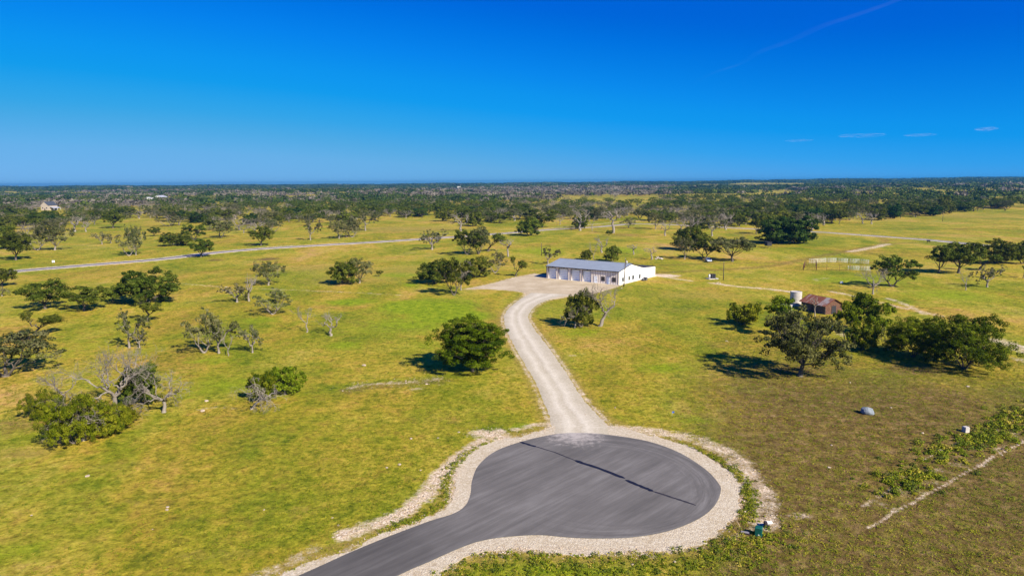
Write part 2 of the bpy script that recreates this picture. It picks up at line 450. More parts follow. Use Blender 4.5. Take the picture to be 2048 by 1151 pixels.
def masked(c, attr, colr, spread, n, lo=.35, hi=.65):
    f = k.math('ADD', k.attr(attr), k.math('MULTIPLY', k.math('SUBTRACT', n, .5), spread))
    f = k.ramp(f, [(lo, 0.0), (hi, 1.0)])
    f = k.math('MULTIPLY', f, k.math('GREATER_THAN', k.attr(attr), .01))
    return k.mix(f, c, colr)
nm = k.noise(.55, 8, .75)
lushc = k.mix(1.0, k.ramp(nm, [(.38, (.09, .14, .004)), (.5, (.185, .255, .006)), (.62, (.29, .32, .016))]), t4, 'MULTIPLY')
c = masked(grass, 'lush', lushc, 1.0, nm, .22, .6)
dryc = k.mix(1.0, k.ramp(nm, [(.3, (.20, .17, .03)), (.6, (.34, .25, .05)), (.8, (.42, .30, .09))]), t3, 'MULTIPLY')
c = masked(c, 'dry', dryc, 1.1, nm, .3, .8)
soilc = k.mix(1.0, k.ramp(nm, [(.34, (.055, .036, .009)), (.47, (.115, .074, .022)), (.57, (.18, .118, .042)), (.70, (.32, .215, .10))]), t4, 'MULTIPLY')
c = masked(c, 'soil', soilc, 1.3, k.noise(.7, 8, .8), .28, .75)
palec = k.ramp(k.noise(2.8, 8, .9), [(.40, (.26, .17, .08)), (.48, (.52, .38, .22)), (.57, (.86, .77, .60))])
c = masked(c, 'pale', palec, 2.3, k.noise(.42, 12, .84), .42, .80)
k.base(c)
hb = k.math('ADD', k.math('MULTIPLY', n3, .7), k.math('MULTIPLY', n4, .5))
k.l(k.bump(hb, .9, .35), k.p.inputs['Normal'])
M_ground = k.m
me = mesh_np('ground', V, F, [M_ground], smooth=True)
for nm_, arr in (('pale', pale), ('soil', soil), ('lush', lush), ('dry', dry)):
    a = me.attributes.new(nm_, 'FLOAT', 'POINT'); a.data.foreach_set('value', arr.ravel().astype(np.float32))
tag(link('ground', me), 'rolling green and yellow ranch pasture with patches of bare soil', 'ground', kind='structure')

# ------------------------------------------------------------------ roads
k = NT('asphalt', .8)
mp = k.n('ShaderNodeMapping'); mp.inputs['Location'].default_value = (-CEN[0], -CEN[1], 0); k.l(k.co.outputs['Object'], mp.inputs[0])
sx = k.n('ShaderNodeSeparateXYZ'); k.l(mp.outputs[0], sx.inputs[0])
rad = k.math('SQRT', k.math('ADD', k.math('POWER', sx.outputs[0], 2), k.math('POWER', sx.outputs[1], 2)))
cb = k.n('ShaderNodeCombineXYZ'); k.l(rad, cb.inputs[0]); k.l(k.math('MULTIPLY', k.math('ARCTAN2', sx.outputs[1], sx.outputs[0]), .8), cb.inputs[1])
arcs = k.ramp(k.noise(1.6, 6, .75, vec=cb.outputs[0]), [(.3, .2), (.7, .8)]); streak = k.noise(.5, 6, .65, stretch=(.12, 1.6, 1, math.atan2(dl[1], dl[0]))); blot = k.noise(.12, 4, .6)
fine = k.noise(14, 4, .8)
inner = k.math('MULTIPLY', k.ramp(k.math('DIVIDE', rad, 20), [(.45, 0.0), (.55, 1.0)]), k.ramp(k.math('DIVIDE', k.math('SUBTRACT', k.math('ADD', sx.outputs[0], 0.0), -20.0), 40), [(.30, 0.0), (.50, 1.0)]))
stv = k.mix(inner, streak, arcs)
st2 = k.noise(1.3, 7, .8, stretch=(.10, 1.4, 1, math.atan2(dl[1], dl[0]) + .06))
f = k.math('ADD', k.math('MULTIPLY', stv, .42), k.math('ADD', k.math('MULTIPLY', blot, .25), k.math('ADD', k.math('MULTIPLY', fine, .13), k.math('MULTIPLY', st2, .20))))
c = k.ramp(f, [(.38, (.084, .079, .069)), (.5, (.126, .118, .104)), (.61, (.182, .173, .155))])
dust = at(1150, 868)
sub = k.n('ShaderNodeVectorMath', operation='DISTANCE'); k.l(k.co.outputs['Object'], sub.inputs[0]); sub.inputs[1].default_value = (dust[0], dust[1] - .4, .06)
df = k.ramp(k.math('ADD', k.math('DIVIDE', sub.outputs['Value'], 10), k.math('MULTIPLY', k.math('SUBTRACT', k.noise(1.2, 6, .75), .5), 1.1)), [(.05, .8), (.40, 0.0)])
c = k.mix(1.0, c, k.ramp(k.math('DIVIDE', rad, 50), [(.32, 1.0), (.44, .72)]), 'MULTIPLY')
c = k.mix(df, c, (.42, .38, .33))
k.base(c); k.l(k.bump(fine, .3, .01), k.p.inputs['Normal'])
M_asph = k.m
k = NT('crushed limestone', .95)
a_ = k.noise(2.6, 9, .92); b_ = k.noise(.45, 6, .75)
vor = k.n('ShaderNodeTexVoronoi'); vor.inputs['Scale'].default_value = 8.0; k.l(k.co.outputs['Object'], vor.inputs['Vector'])
c = k.ramp(a_, [(.41, (.22, .155, .08)), (.465, (.50, .41, .25)), (.53, (.66, .58, .40)), (.59, (.90, .85, .68))])
c = k.mix(.35, c, k.ramp(b_, [(.38, (.46, .36, .20)), (.6, (.66, .59, .43))]))
c = k.mix(k.ramp(vor.outputs['Distance'], [(.0, 0.0), (.65, .5)]), c, (.28, .23, .17))
k.base(c); k.l(k.bump(k.math('ADD', a_, vor.outputs['Distance']), .6, .07), k.p.inputs['Normal'])
M_grav = k.m

def sheet(name, outline, z, m, skirt=.12, rag=0, seed=1):
    rn = random.Random(seed)
    pts = [(p[0] + rn.uniform(-rag, rag) + rag * 1.6 * math.sin(i * .37 + 2 * math.sin(i * .11)), p[1] + rn.uniform(-rag, rag) + rag * 1.6 * math.cos(i * .31 + math.sin(i * .17))) for i, p in enumerate(outline)]
    bm = bmesh.new()
    vs = [bm.verts.new((x, y, z + float(hgt(x, y)))) for x, y in pts]
    ed = [bm.edges.new((vs[i], vs[(i + 1) % len(vs)])) for i in range(len(vs))]
    bmesh.ops.triangle_fill(bm, use_beauty=True, edges=ed)
    lo = [bm.verts.new((v.co.x, v.co.y, v.co.z - skirt)) for v in vs]
    for i in range(len(vs)):
        j = (i + 1) % len(vs)
        bm.faces.new((vs[i], lo[i], lo[j], vs[j]))
    bmesh.ops.recalc_face_normals(bm, faces=bm.faces)
    me = bpy.data.meshes.new(name); bm.to_mesh(me); bm.free(); me.materials.append(m)
    return link(name, me)
road = sheet('road', ASPH, .07, M_asph)
tag(road, 'dark asphalt turning circle with its road arm running to the lower left', 'road', kind='structure')
tag(sheet('gravel_shoulder', GRAV, .035, M_grav, rag=.22), 'pale crushed limestone shoulder round the turning circle', 'gravel shoulder', kind='structure')
M_tar = simple('tar seal', (.012, .011, .014), .5, var=.3, scale=3)
M_tar2 = simple('worn tar seal', (.034, .031, .034), .7, var=.3, scale=3)
def strip(name, px, wd, z, m, parent, n=14, jit=.12, seed=3):
    rn = random.Random(seed); L = resample(np.array([at(*p)[:2] for p in px]), n)
    d = np.gradient(L, axis=0); d /= np.linalg.norm(d, axis=1)[:, None]; nn = np.stack([-d[:, 1], d[:, 0]], 1)
    m_ = MB(); tp = [min(1, .35 + 1.2 * min(i, n - 1 - i)) for i in range(n)]
    Lf = [L[i] + nn[i] * (wd / 2 * tp[i] + rn.uniform(-jit, jit) * wd) for i in range(n)]
    Rt = [L[i] - nn[i] * (wd / 2 * tp[i] + rn.uniform(-jit, jit) * wd) for i in range(n)]
    P = [(p[0], p[1], z) for p in Lf] + [(p[0], p[1], z) for p in Rt]
    m_.poly(P, [(i, n + i, n + i + 1, i + 1) for i in range(n - 1)])
    return m_.build(name, m, parent)
strip('tar_strip', [(1040,884),(1072,894)], .42, .076, M_tar, road, seed=1)
strip('tar_strip', [(1150,921),(1200,938),(1250,957)], .52, .076, M_tar, road, seed=2)
strip('tar_strip', [(1251,960),(1306,983)], .48, .076, M_tar, road, seed=3)
tag(strip('tar_seam', [(1068,892),(1110,905),(1155,923)], .20, .075, M_tar2, road, seed=4), 'thin worn seam between the tar strips')
tag(strip('tar_seam', [(1306,983),(1350,997),(1392,1011)], .30, .0745, M_tar2, road, seed=5), 'faded seam running to the right edge')

k = NT('caliche driveway', .95)
uvn = k.n('ShaderNodeUVMap'); su = k.n('ShaderNodeSeparateXYZ'); k.l(uvn.outputs[0], su.inputs[0])
u = su.outputs[0]
wob = k.math('MULTIPLY', k.math('SUBTRACT', k.noise(.12, 3), .5), .25)
uu = k.math('ADD', u, wob)
tr = k.ramp(uu, [(0, .0), (.20, .35), (.33, 1.0), (.42, .45), (.50, .25), (.60, 1.0), (.70, .5), (.80, .15), (1, .0)])
a_ = k.noise(2.4, 8, .8); b_ = k.noise(.3, 4, .6)
c = k.ramp(k.math('ADD', k.math('MULTIPLY', tr, .22), k.math('ADD', k.math('MULTIPLY', a_, .62), k.math('MULTIPLY', b_, .2))), [(.3, (.32, .275, .18)), (.50, (.46, .41, .30)), (.72, (.60, .55, .43)), (.9, (.70, .66, .54))])
k.base(c); k.l(k.bump(k.math('ADD', a_, k.math('MULTIPLY', tr, -.4)), .5, .08), k.p.inputs['Normal'])
M_drive = k.m
def ribbon(name, Lf, Rt, z, m, nc=6, rag=0, seed=0):
    rn = np.random.RandomState(seed); n = len(Lf)
    Lf = Lf + rn.uniform(-rag, rag, Lf.shape); Rt = Rt + rn.uniform(-rag, rag, Rt.shape)
    t = np.linspace(0, 1, nc)[None, :, None]
    P = Lf[:, None, :] * (1 - t) + Rt[:, None, :] * t
    Z = hgt(P[..., 0], P[..., 1]) + z
    prof = -.10 * (np.abs(np.linspace(-1, 1, nc)) > .99)
    Z = Z + prof[None, :]
    Vv = np.concatenate([P, Z[..., None]], 2).reshape(-1, 3)
    i, j = np.meshgrid(np.arange(n - 1), np.arange(nc - 1), indexing='ij'); a = (i * nc + j).ravel()
    Ff = np.stack([a, a + 1, a + nc + 1, a + nc], 1)[:, ::-1]
    me = mesh_np(name, Vv, Ff, [m], smooth=False)
    uv = me.uv_layers.new(name='UVMap')
    U = np.tile(np.linspace(0, 1, nc), n); W_ = np.repeat(np.arange(n) * 1.0, nc)
    li = np.empty(len(me.loops), np.int32); me.loops.foreach_get('vertex_index', li)
    uv.data.foreach_set('uv', np.stack([U[li], W_[li]], 1).ravel().astype(np.float32))
    o = link(name, me)
    return o
tag(ribbon('driveway', DRL, DRR, .05, M_drive, 9, .15, 4), 'pale winding caliche driveway from the turning circle to the shop', 'driveway', kind='structure')
k = NT('apron paving', .9)
a_ = k.noise(1.6, 7, .75, stretch=(.3, 1, 1, R(-35))); b_ = k.noise(.15, 5, .6)
k.base(k.ramp(k.math('ADD', k.math('MULTIPLY', a_, .5), k.math('MULTIPLY', b_, .5)), [(.32, (.30, .23, .13)), (.5, (.43, .35, .22)), (.66, (.55, .47, .32))]))
M_apron = k.m
tag(sheet('apron', APRON, .03, M_apron, rag=.1), 'tan gravel apron in front of the metal shop', 'apron', kind='structure')

def road_from(L, wd, z, name, m, rag=.15, seed=0):
    d = np.gradient(L, axis=0); d /= np.linalg.norm(d, axis=1)[:, None]; nn = np.stack([-d[:, 1], d[:, 0]], 1)
    return ribbon(name, L + nn * wd / 2, L - nn * wd / 2, z, m, 5, rag, seed)
M_asph2 = simple('far asphalt', (.15, .135, .14), .85, var=.2, scale=.3)
M_sh = simple('far shoulder gravel', (.58, .52, .43), .95, var=.22, scale=.5)
FR = np.vstack([FAR[0], FAR[1][1:]])
tag(road_from(FR, 9.5, .05, 'road_shoulder', M_sh, .5, 3), 'pale gravel shoulders of the country road crossing the pasture', 'shoulder', kind='structure')
tag(road_from(FR, 5.6, .10, 'country_road', M_asph2, .1, 4), 'narrow grey country road crossing the pasture behind the shop', 'road', kind='structure')

# ------------------------------------------------------------------ trees
def leaf_mat(name, stops, transl=.25, sc=.9):
    k = NT(name, .7)
    k.p.inputs['Specular IOR Level'].default_value = .05
    oi = k.n('ShaderNodeObjectInfo')
    off = k.n('ShaderNodeVectorMath', operation='ADD'); k.l(k.co.outputs['Object'], off.inputs[0])
    cc = k.n('ShaderNodeCombineXYZ'); k.l(k.math('MULTIPLY', oi.outputs['Random'], 37.0), cc.inputs[0]); k.l(cc.outputs[0], off.inputs[1])
    n = k.noise(sc, 3, .6, vec=off.outputs[0])
    f = k.math('ADD', k.math('MULTIPLY', n, .6), k.math('MULTIPLY', k.attr('tint'), .4))
    c = k.ramp(f, stops)
    h = k.n('ShaderNodeHueSaturation'); k.l(c, h.inputs['Color'])
    k.l(k.math('ADD', k.math('MULTIPLY', oi.outputs['Random'], .035), .483), h.inputs['Hue'])
    k.l(k.math('ADD', k.math('MULTIPLY', k.math('FRACT', k.math('MULTIPLY', oi.outputs['Random'], 17.3)), .5), .75), h.inputs['Value'])
    c = h.outputs[0]
    k.base(c)
    tb = k.n('ShaderNodeBsdfTranslucent'); k.l(c, tb.inputs[0])
    mx = k.n('ShaderNodeMixShader'); mx.inputs[0].default_value = transl
    k.l(k.p.outputs[0], mx.inputs[1]); k.l(tb.outputs[0], mx.inputs[2])
    k.l(mx.outputs[0], k.t.nodes['Material Output'].inputs['Surface'])
    return k.m
L_OAK = leaf_mat('live oak leaves', [(.3, (.034, .052, .005)), (.5, (.078, .106, .010)), (.7, (.160, .180, .024))])
L_GREY = leaf_mat('grey green oak leaves', [(.3, (.055, .068, .018)), (.5, (.105, .115, .034)), (.7, (.185, .180, .072))])
L_OAKG = leaf_mat('olive grey oak leaves', [(.3, (.034, .048, .010)), (.5, (.074, .090, .020)), (.7, (.145, .155, .045))])
L_BRIGHT = leaf_mat('bright hackberry leaves', [(.3, (.036, .062, .002)), (.5, (.095, .140, .003)), (.7, (.195, .235, .012))], .3)
L_SCRUB = leaf_mat('yellow green scrub leaves', [(.3, (.055, .078, .003)), (.5, (.13, .150, .006)), (.7, (.25, .24, .015))], .3)
L_DARK = leaf_mat('dark cedar leaves', [(.3, (.012, .032, .006)), (.5, (.028, .060, .009)), (.7, (.055, .092, .014))], .15)
L_LIME = leaf_mat('lime green leaves', [(.3, (.10, .16, .006)), (.6, (.21, .28, .012)), (.8, (.32, .36, .03))], .35)
k = NT('oak bark', .9)
n = k.noise(3, 6, .7, stretch=(1, 1, .3)); k.base(k.ramp(n, [(.3, (.045, .036, .028)), (.55, (.10, .085, .068)), (.75, (.19, .16, .13))]))
BARK = k.m
k = NT('dead grey wood', .9)
n = k.noise(2, 6, .7, stretch=(1, 1, .4)); k.base(k.ramp(n, [(.3, (.13, .11, .088)), (.55, (.25, .22, .18)), (.75, (.38, .34, .285))]))
DEAD = k.m

class Wood:
    """collects tapered limbs into one surface"""
    def __init__(s): s.V = []; s.F = []; s.n = 0
    def path(s, P, r0, r1, k=6):
        P = np.asarray(P, float); m = len(P)
        T = np.gradient(P, axis=0); T /= np.maximum(np.linalg.norm(T, axis=1)[:, None], 1e-9)
        ref = np.array([.3, .9, .1]); A = np.cross(T, ref); A /= np.maximum(np.linalg.norm(A, axis=1)[:, None], 1e-9); B = np.cross(T, A)
        a = np.arange(k) * 2 * np.pi / k; rr = np.linspace(r0, r1, m)[:, None, None]
        Q = P[:, None, :] + rr * (np.cos(a)[None, :, None] * A[:, None, :] + np.sin(a)[None, :, None] * B[:, None, :])
        s.V.append(Q.reshape(-1, 3))
        i, j = np.meshgrid(np.arange(m - 1), np.arange(k), indexing='ij')
        q = np.stack([i * k + j, i * k + (j + 1) % k, (i + 1) * k + (j + 1) % k, (i + 1) * k + j], 2).reshape(-1, 4)
        s.F.append(q + s.n); s.n += m * k
    def arrays(s): return np.concatenate(s.V), np.concatenate(s.F)

def wob(rg, p0, p1, n, amp, sag=0):
    t = np.linspace(0, 1, n)[:, None]
    P = p0 * (1 - t) + p1 * t
    L = np.linalg.norm(p1 - p0)
    P[1:-1] += rg.normal(0, amp * L, (n - 2, 3))
    P[:, 2] += sag * L * np.sin(np.pi * t[:, 0])
    return P

def leaves(rg, C, Rr, Nn, per, size, outb=.55, flat=.7, tints=None):
    """leaf sprays round clump centres C; returns verts, faces, tint"""
    m = len(C); idx = np.repeat(np.arange(m), per)
    d = rg.normal(0, 1, (m * per, 3)); d /= np.linalg.norm(d, axis=1)[:, None]
    rad = Rr[idx, None] * (rg.uniform(.25, 1, (m * per, 1)) ** .45)
    P = C[idx] + d * rad * np.array([1, 1, flat])
    N = outb * d + .5 * Nn[idx] + rg.normal(0, .45, d.shape); N /= np.linalg.norm(N, axis=1)[:, None]
    T = np.cross(N, rg.normal(0, 1, d.shape)); T /= np.linalg.norm(T, axis=1)[:, None]; B = np.cross(N, T)
    s = size * rg.uniform(.6, 1.35, (m * per, 1))
    V = np.stack([P + T * s * .62, P + B * s * .42, P - T * s * .62, P - B * s * .42], 1).reshape(-1, 3)
    F = np.arange(m * per * 4).reshape(-1, 4)
    ct = rg.uniform(0, 1, m) if tints is None else tints
    return V, F, np.repeat(np.clip(ct[idx] + rg.normal(0, .12, m * per), 0, 1), 4)

LEAFK = 1.5
def guided(seed, nl=7, w=.62, zc=.62, zr=.34, lob=(.17, .27), ncl=70, per=70, leaf=.032, clump=.085, trunk=.05, th=.18, bottom=.13, lean=0, multi=1, density=1.0, twigs=.3, flat=.7, core=.16, zlo=-.7):
    """a tree 1 unit high: trunk and limbs grown to lobes of foliage"""
    trunk *= .72; ncl = int(ncl * 1.7); per = int(per / 1.5); clump *= .86
    rg = np.random.RandomState(seed); wd = Wood()
    lc = []
    for i in range(nl):
        zz = zlo + (.92 - zlo) * (i + .5) / nl + rg.uniform(-.08, .08); a = 2.39996 * i + rg.uniform(-.45, .45)
        q = math.sqrt(max(0, 1 - zz * zz)) * rg.uniform(.55, .82); r_ = rg.uniform(*lob)
        lc.append((np.array([w * q * math.cos(a) + lean * (zc + zr * zz), w * q * math.sin(a), max(zc + zr * zz * .95, bottom + r_ * .45)]), r_))
    if core: lc.append((np.array([lean * zc, 0, zc]), core))
    C = []; Nn = []
    tot = sum(r * r for _, r in lc)
    for c, r in lc:
        m = max(3, int(ncl * r * r / tot))
        d = rg.normal(0, 1, (m, 3)); d[:, 2] = np.abs(d[:, 2]) * 1.1 - .5; d /= np.linalg.norm(d, axis=1)[:, None]
        q = c + d * r * rg.uniform(.45, 1.18, (m, 1)) * np.array([1.1, 1.1, .8])
        q[:, 2] = np.maximum(q[:, 2], bottom + rg.uniform(0, .05, m))
        C.append(q); Nn.append(d * .7 + np.array([0, 0, .35]))
    C = np.concatenate(C); Nn = np.concatenate(Nn)
    keep = rg.uniform(0, 1, len(C)) < density
    bases = [np.array([0, 0, -.02])] if multi == 1 else [np.array([.012 * math.cos(6.28 * j / multi), .012 * math.sin(6.28 * j / multi), -.02]) for j in range(multi)]
    tops = []
    for j, b in enumerate(bases):
        tp = np.array([b[0] * 12 + lean * th * .6 + rg.uniform(-.03, .03), b[1] * 12 + rg.uniform(-.03, .03), th * rg.uniform(.85, 1.15)])
        tops.append(tp); P = wob(rg, b, tp, 5, .03)
        wd.path(P, trunk * (1.25 if multi == 1 else .8), trunk * .8 / (1 if multi == 1 else 1.4), 8)
        wd.path([b + [0, 0, -.01], b + [0, 0, .05]], trunk * 1.7, trunk * 1.2, 8)
    start = 0; trunk *= .62
    for c, r in lc:
        tp = tops[int(np.argmin([np.linalg.norm(c - t) for t in tops]))]
        mid = tp * .45 + c * .55 + np.array([0, 0, -.03]) + rg.normal(0, .02, 3)
        P = np.vstack([wob(rg, tp, mid, 4, .05)[:-1], wob(rg, mid, c, 4, .06)])
        wd.path(P, trunk * .55, trunk * .16, 6)
        m = max(3, int(ncl * r * r / tot))
        for q in C[start:start + m]:
            br = rg.uniform() < .55
            if br: wd.path(wob(rg, P[rg.randint(2, len(P))], q, 4, .08), trunk * .16, trunk * .05, 4)
            if br and rg.uniform() < twigs * 1.6:
                for _ in range(3):
                    e = q + rg.normal(0, clump * .9, 3) + np.array([0, 0, clump * .3]); wd.path(wob(rg, q, e, 3, .1), trunk * .06, trunk * .02, 3)
        start += m
    Rr = clump * 1.12 * rg.uniform(.7, 1.35, len(C))
    C, Nn, Rr = C[keep], Nn[keep], Rr[keep]
    LV, LF, LT = leaves(rg, C, Rr, Nn, int(per * LEAFK), leaf * 1.12, flat=flat)
    WV, WF = wd.arrays()
    return WV, WF, LV, LF, LT

def fractal(seed, depth=5, trunk=.045, th=.25, spread=.75, up=.25, kids=(2, 4), decay=.72, L0=.24, leafy=0, leaf=.028, clump=.05, per=26, droop=0, lean=0, forks=3, thin=.62, twig=.35):
    """an open tree with crooked visible branches, 1 unit high after fitting"""
    trunk *= .60
    rg = np.random.RandomState(seed); wd = Wood(); tips = []
    top = np.array([lean * th, 0, th])
    wd.path(wob(rg, np.array([0, 0, -.02]), top, 5, .05), trunk * 1.25, trunk * .85, 8)
    wd.path([np.array([0, 0, -.03]), np.array([0, 0, .04])], trunk * 1.7, trunk * 1.15, 8)
    def go(p, d, L, r, lv):
        d = d / np.linalg.norm(d)
        e = p + d * L * rg.uniform(.75, 1.2)
        e[2] = max(e[2], .02 + rg.uniform(0, .05))
        P = wob(rg, p, e, 5 if lv < 3 else 4, .10); wd.path(P, r, r * thin, 6 if lv < 2 else (4 if lv < 4 else 3))
        if lv >= depth: tips.append(e); return
        if lv >= 2: tips.append(P[2])
        for _ in range(rg.randint(kids[0], kids[1])):
            nd = d + rg.normal(0, spread * .75, 3) + np.array([0, 0, up - droop * (lv - 1)])
            go(P[rg.randint(2, len(P))] if rg.uniform() < .55 else e, nd, L * decay * rg.uniform(.8, 1.15), r * thin, lv + 1)
    for i in range(forks):
        a = 2 * np.pi * (i + rg.uniform(-.3, .3)) / forks + 1
        d = np.array([math.cos(a) * spread + lean * .6, math.sin(a) * spread, 1 - spread * .35])
        go(top, d, L0, trunk * .7, 1)
    WV, WF = wd.arrays()
    T = np.array(tips)
    zt = WV[:, 2].max(); s = 1 / zt
    WV = WV * s; T = T * s
    if leafy:
        T = T[rg.uniform(0, 1, len(T)) < leafy]
        cc = T - np.array([0, 0, .5]); cc /= np.maximum(np.linalg.norm(cc, axis=1)[:, None], .1)
        LV, LF, LT = leaves(rg, T, clump * rg.uniform(.6, 1.4, len(T)), cc * .6 + [0, 0, .4], per, leaf)
        return WV, WF, LV, LF, LT
    return WV, WF, None, None, None

PROTO = {}
def proto(key, data, lm, wm):
    WV, WF, LV, LF, LT = data
    allv = WV if LV is None else np.vstack([WV, LV])
    wx = np.percentile(allv[:, 0], 99.3) - np.percentile(allv[:, 0], .7); zz = np.percentile(allv[:, 2], 99.8)
    cx = (np.percentile(allv[:, 0], 99.3) + np.percentile(allv[:, 0], .7)) / 2
    wm_ = mesh_np(key + '_trunk', WV, WF, [wm], smooth=True, cols=np.full(len(WV), .5))
    lm_ = None if LV is None else mesh_np(key + '_crown', LV, LF, [lm], cols=LT)
    if LV is None: jm = wm_
    else:
        jm = mesh_np(key + '_tree', np.vstack([WV, LV]), np.vstack([WF, LF + len(WV)]), [wm, lm], mi=np.concatenate([np.zeros(len(WF)), np.ones(len(LF))]), cols=np.concatenate([np.full(len(WV), .5), LT]))
    PROTO[key] = (wm_, lm_, jm, wx, zz, cx)
proto('oak1', guided(1), L_OAK, BARK)
proto('oak2', guided(2, nl=9, w=.8, zc=.6, zr=.32, ncl=90, per=60), L_OAK, BARK)
proto('oak3', guided(3, nl=6, w=.55, zc=.64, lean=.25, ncl=60, trunk=.045), L_OAK, BARK)
proto('oak4', guided(4, nl=8, w=.7, zc=.58, zr=.36, ncl=80, density=.8, multi=2, trunk=.05), L_OAK, BARK)
proto('umbrella', guided(5, nl=11, w=.95, zc=.68, zr=.26, zlo=-.15, lob=(.16, .24), ncl=110, per=60, bottom=.3, th=.24, trunk=.06), L_GREY, BARK)
proto('greyoak1', guided(6, nl=8, w=.65, ncl=80, per=38, density=.85, twigs=.9, trunk=.05), L_GREY, DEAD)
proto('greyoak2', guided(7, nl=7, w=.6, zc=.6, ncl=60, per=40, density=.7, twigs=1, trunk=.05, multi=2), L_GREY, DEAD)
proto('greyoak3', guided(8, nl=9, w=.8, zc=.6, ncl=90, per=50, density=.9, twigs=.6, multi=3, trunk=.05), L_GREY, BARK)
proto('sparse1', fractal(9, leafy=.6, th=.2), L_GREY, DEAD)
proto('sparse2', fractal(10, leafy=.5, th=.17, spread=.95, forks=4), L_GREY, DEAD)
proto('sparse3', fractal(11, leafy=.75, th=.22, lean=.4, spread=.7, clump=.06), L_OAK, BARK)
proto('bare1', fractal(12, th=.3, depth=6, spread=.8), None, DEAD)
proto('bare2', fractal(13, th=.24, depth=6, forks=4, spread=.95, L0=.26), None, DEAD)
proto('bare3', fractal(14, th=.34, depth=5, forks=2, spread=.6, L0=.3, up=.3), None, DEAD)
proto('bare4', fractal(15, th=.22, depth=6, forks=4, spread=1.0, droop=.16, up=.2, L0=.3), None, DEAD)
proto('snag', fractal(16, th=.42, depth=4, forks=3, spread=1.05, L0=.3, trunk=.055, kids=(2, 3)), None, DEAD)
proto('tallbare', fractal(17, th=.3, depth=6, forks=3, spread=.55, L0=.28, up=.35, trunk=.04, kids=(2, 4), decay=.75), None, DEAD)
proto('twig1', fractal(41, th=.22, depth=7, forks=4, spread=.8, L0=.26, up=.28, trunk=.05, kids=(2, 4), decay=.76, thin=.60), None, DEAD)
proto('twig2', fractal(42, th=.24, depth=7, forks=4, spread=.95, L0=.26, up=.2, droop=.13, trunk=.05, kids=(2, 4), decay=.76, thin=.60), None, DEAD)
proto('twig3', fractal(43, th=.34, depth=7, forks=2, spread=.62, L0=.26, up=.3, trunk=.045, kids=(2, 4), decay=.74, lean=.25), None, DEAD)
proto('dense1', guided(18, nl=9, w=.62, zc=.48, zr=.42, lob=(.2, .3), ncl=110, per=75, bottom=.04, th=.15, multi=2, core=.3, clump=.09, zlo=-.9), L_OAK, BARK)
proto('dense2', guided(19, nl=13, w=.95, zc=.48, zr=.36, lob=(.2, .3), ncl=150, per=75, bottom=.04, th=.15, multi=3, core=.3, zlo=-.9), L_OAK, BARK)
proto('cedar', guided(20, nl=9, w=.55, zc=.45, zr=.45, lob=(.2, .3), ncl=110, per=75, bottom=.02, th=.12, multi=2, core=.3, zlo=-.95), L_DARK, BARK)
proto('shrub1', guided(21, nl=10, w=1.0, zc=.42, zr=.34, lob=(.2, .32), ncl=130, per=60, bottom=.04, th=.08, multi=4, leaf=.04, clump=.12, trunk=.03, core=.25, zlo=-.95, density=.75), L_SCRUB, BARK)
proto('shrub2', guided(22, nl=9, w=.9, zc=.45, zr=.38, lob=(.2, .3), ncl=110, per=55, bottom=.05, th=.08, multi=4, leaf=.045, clump=.12, trunk=.03, density=.85, zlo=-.9), L_SCRUB, BARK)
proto('lime', guided(23, nl=8, w=.7, zc=.5, zr=.38, lob=(.2, .3), ncl=80, per=60, bottom=.08, th=.1, multi=3, leaf=.045, clump=.11, trunk=.03, zlo=-.9), L_LIME, BARK)
proto('scrubtree', guided(24, nl=8, w=.7, zc=.5, zr=.4, lob=(.18, .28), ncl=90, per=55, bottom=.08, th=.15, multi=3, leaf=.04, clump=.1, trunk=.035, zlo=-.8), L_BRIGHT, BARK)
proto('hackberry', guided(25, nl=16, w=.44, zc=.55, zr=.52, lob=(.2, .27), ncl=320, per=120, leaf=.0155, clump=.062, bottom=.17, th=.16, trunk=.028, core=.36, zlo=-.85), L_BRIGHT, BARK)
proto('bigoak', guided(26, nl=13, w=.72, zc=.58, zr=.36, lob=(.15, .25), ncl=230, per=80, leaf=.02, clump=.065, bottom=.13, th=.16, trunk=.045, density=.66, twigs=.8, zlo=-.75), L_OAKG, BARK)
proto('bigscrub', guided(27, nl=14, w=.85, zc=.5, zr=.4, lob=(.2, .28), ncl=260, per=110, leaf=.017, clump=.075, bottom=.07, th=.14, multi=4, trunk=.03, core=.35, zlo=-.9), L_BRIGHT, BARK)
proto('bigshrub', guided(28, nl=15, w=1.2, zc=.45, zr=.36, lob=(.2, .34), ncl=260, per=100, leaf=.024, clump=.10, bottom=.04, th=.08, multi=5, trunk=.03, core=.25, zlo=-.95, density=.75), L_SCRUB, BARK)
proto('fallen', fractal(29, th=.3, depth=7, forks=4, spread=1.1, droop=.34, up=.15, L0=.36, kids=(2, 4), lean=.9), None, DEAD)
proto('twin', guided(30, nl=5, w=.5, zc=.66, zr=.34, lob=(.12, .2), ncl=60, per=60, th=.3, trunk=.028, multi=2, density=.9, leaf=.03), L_BRIGHT, BARK)

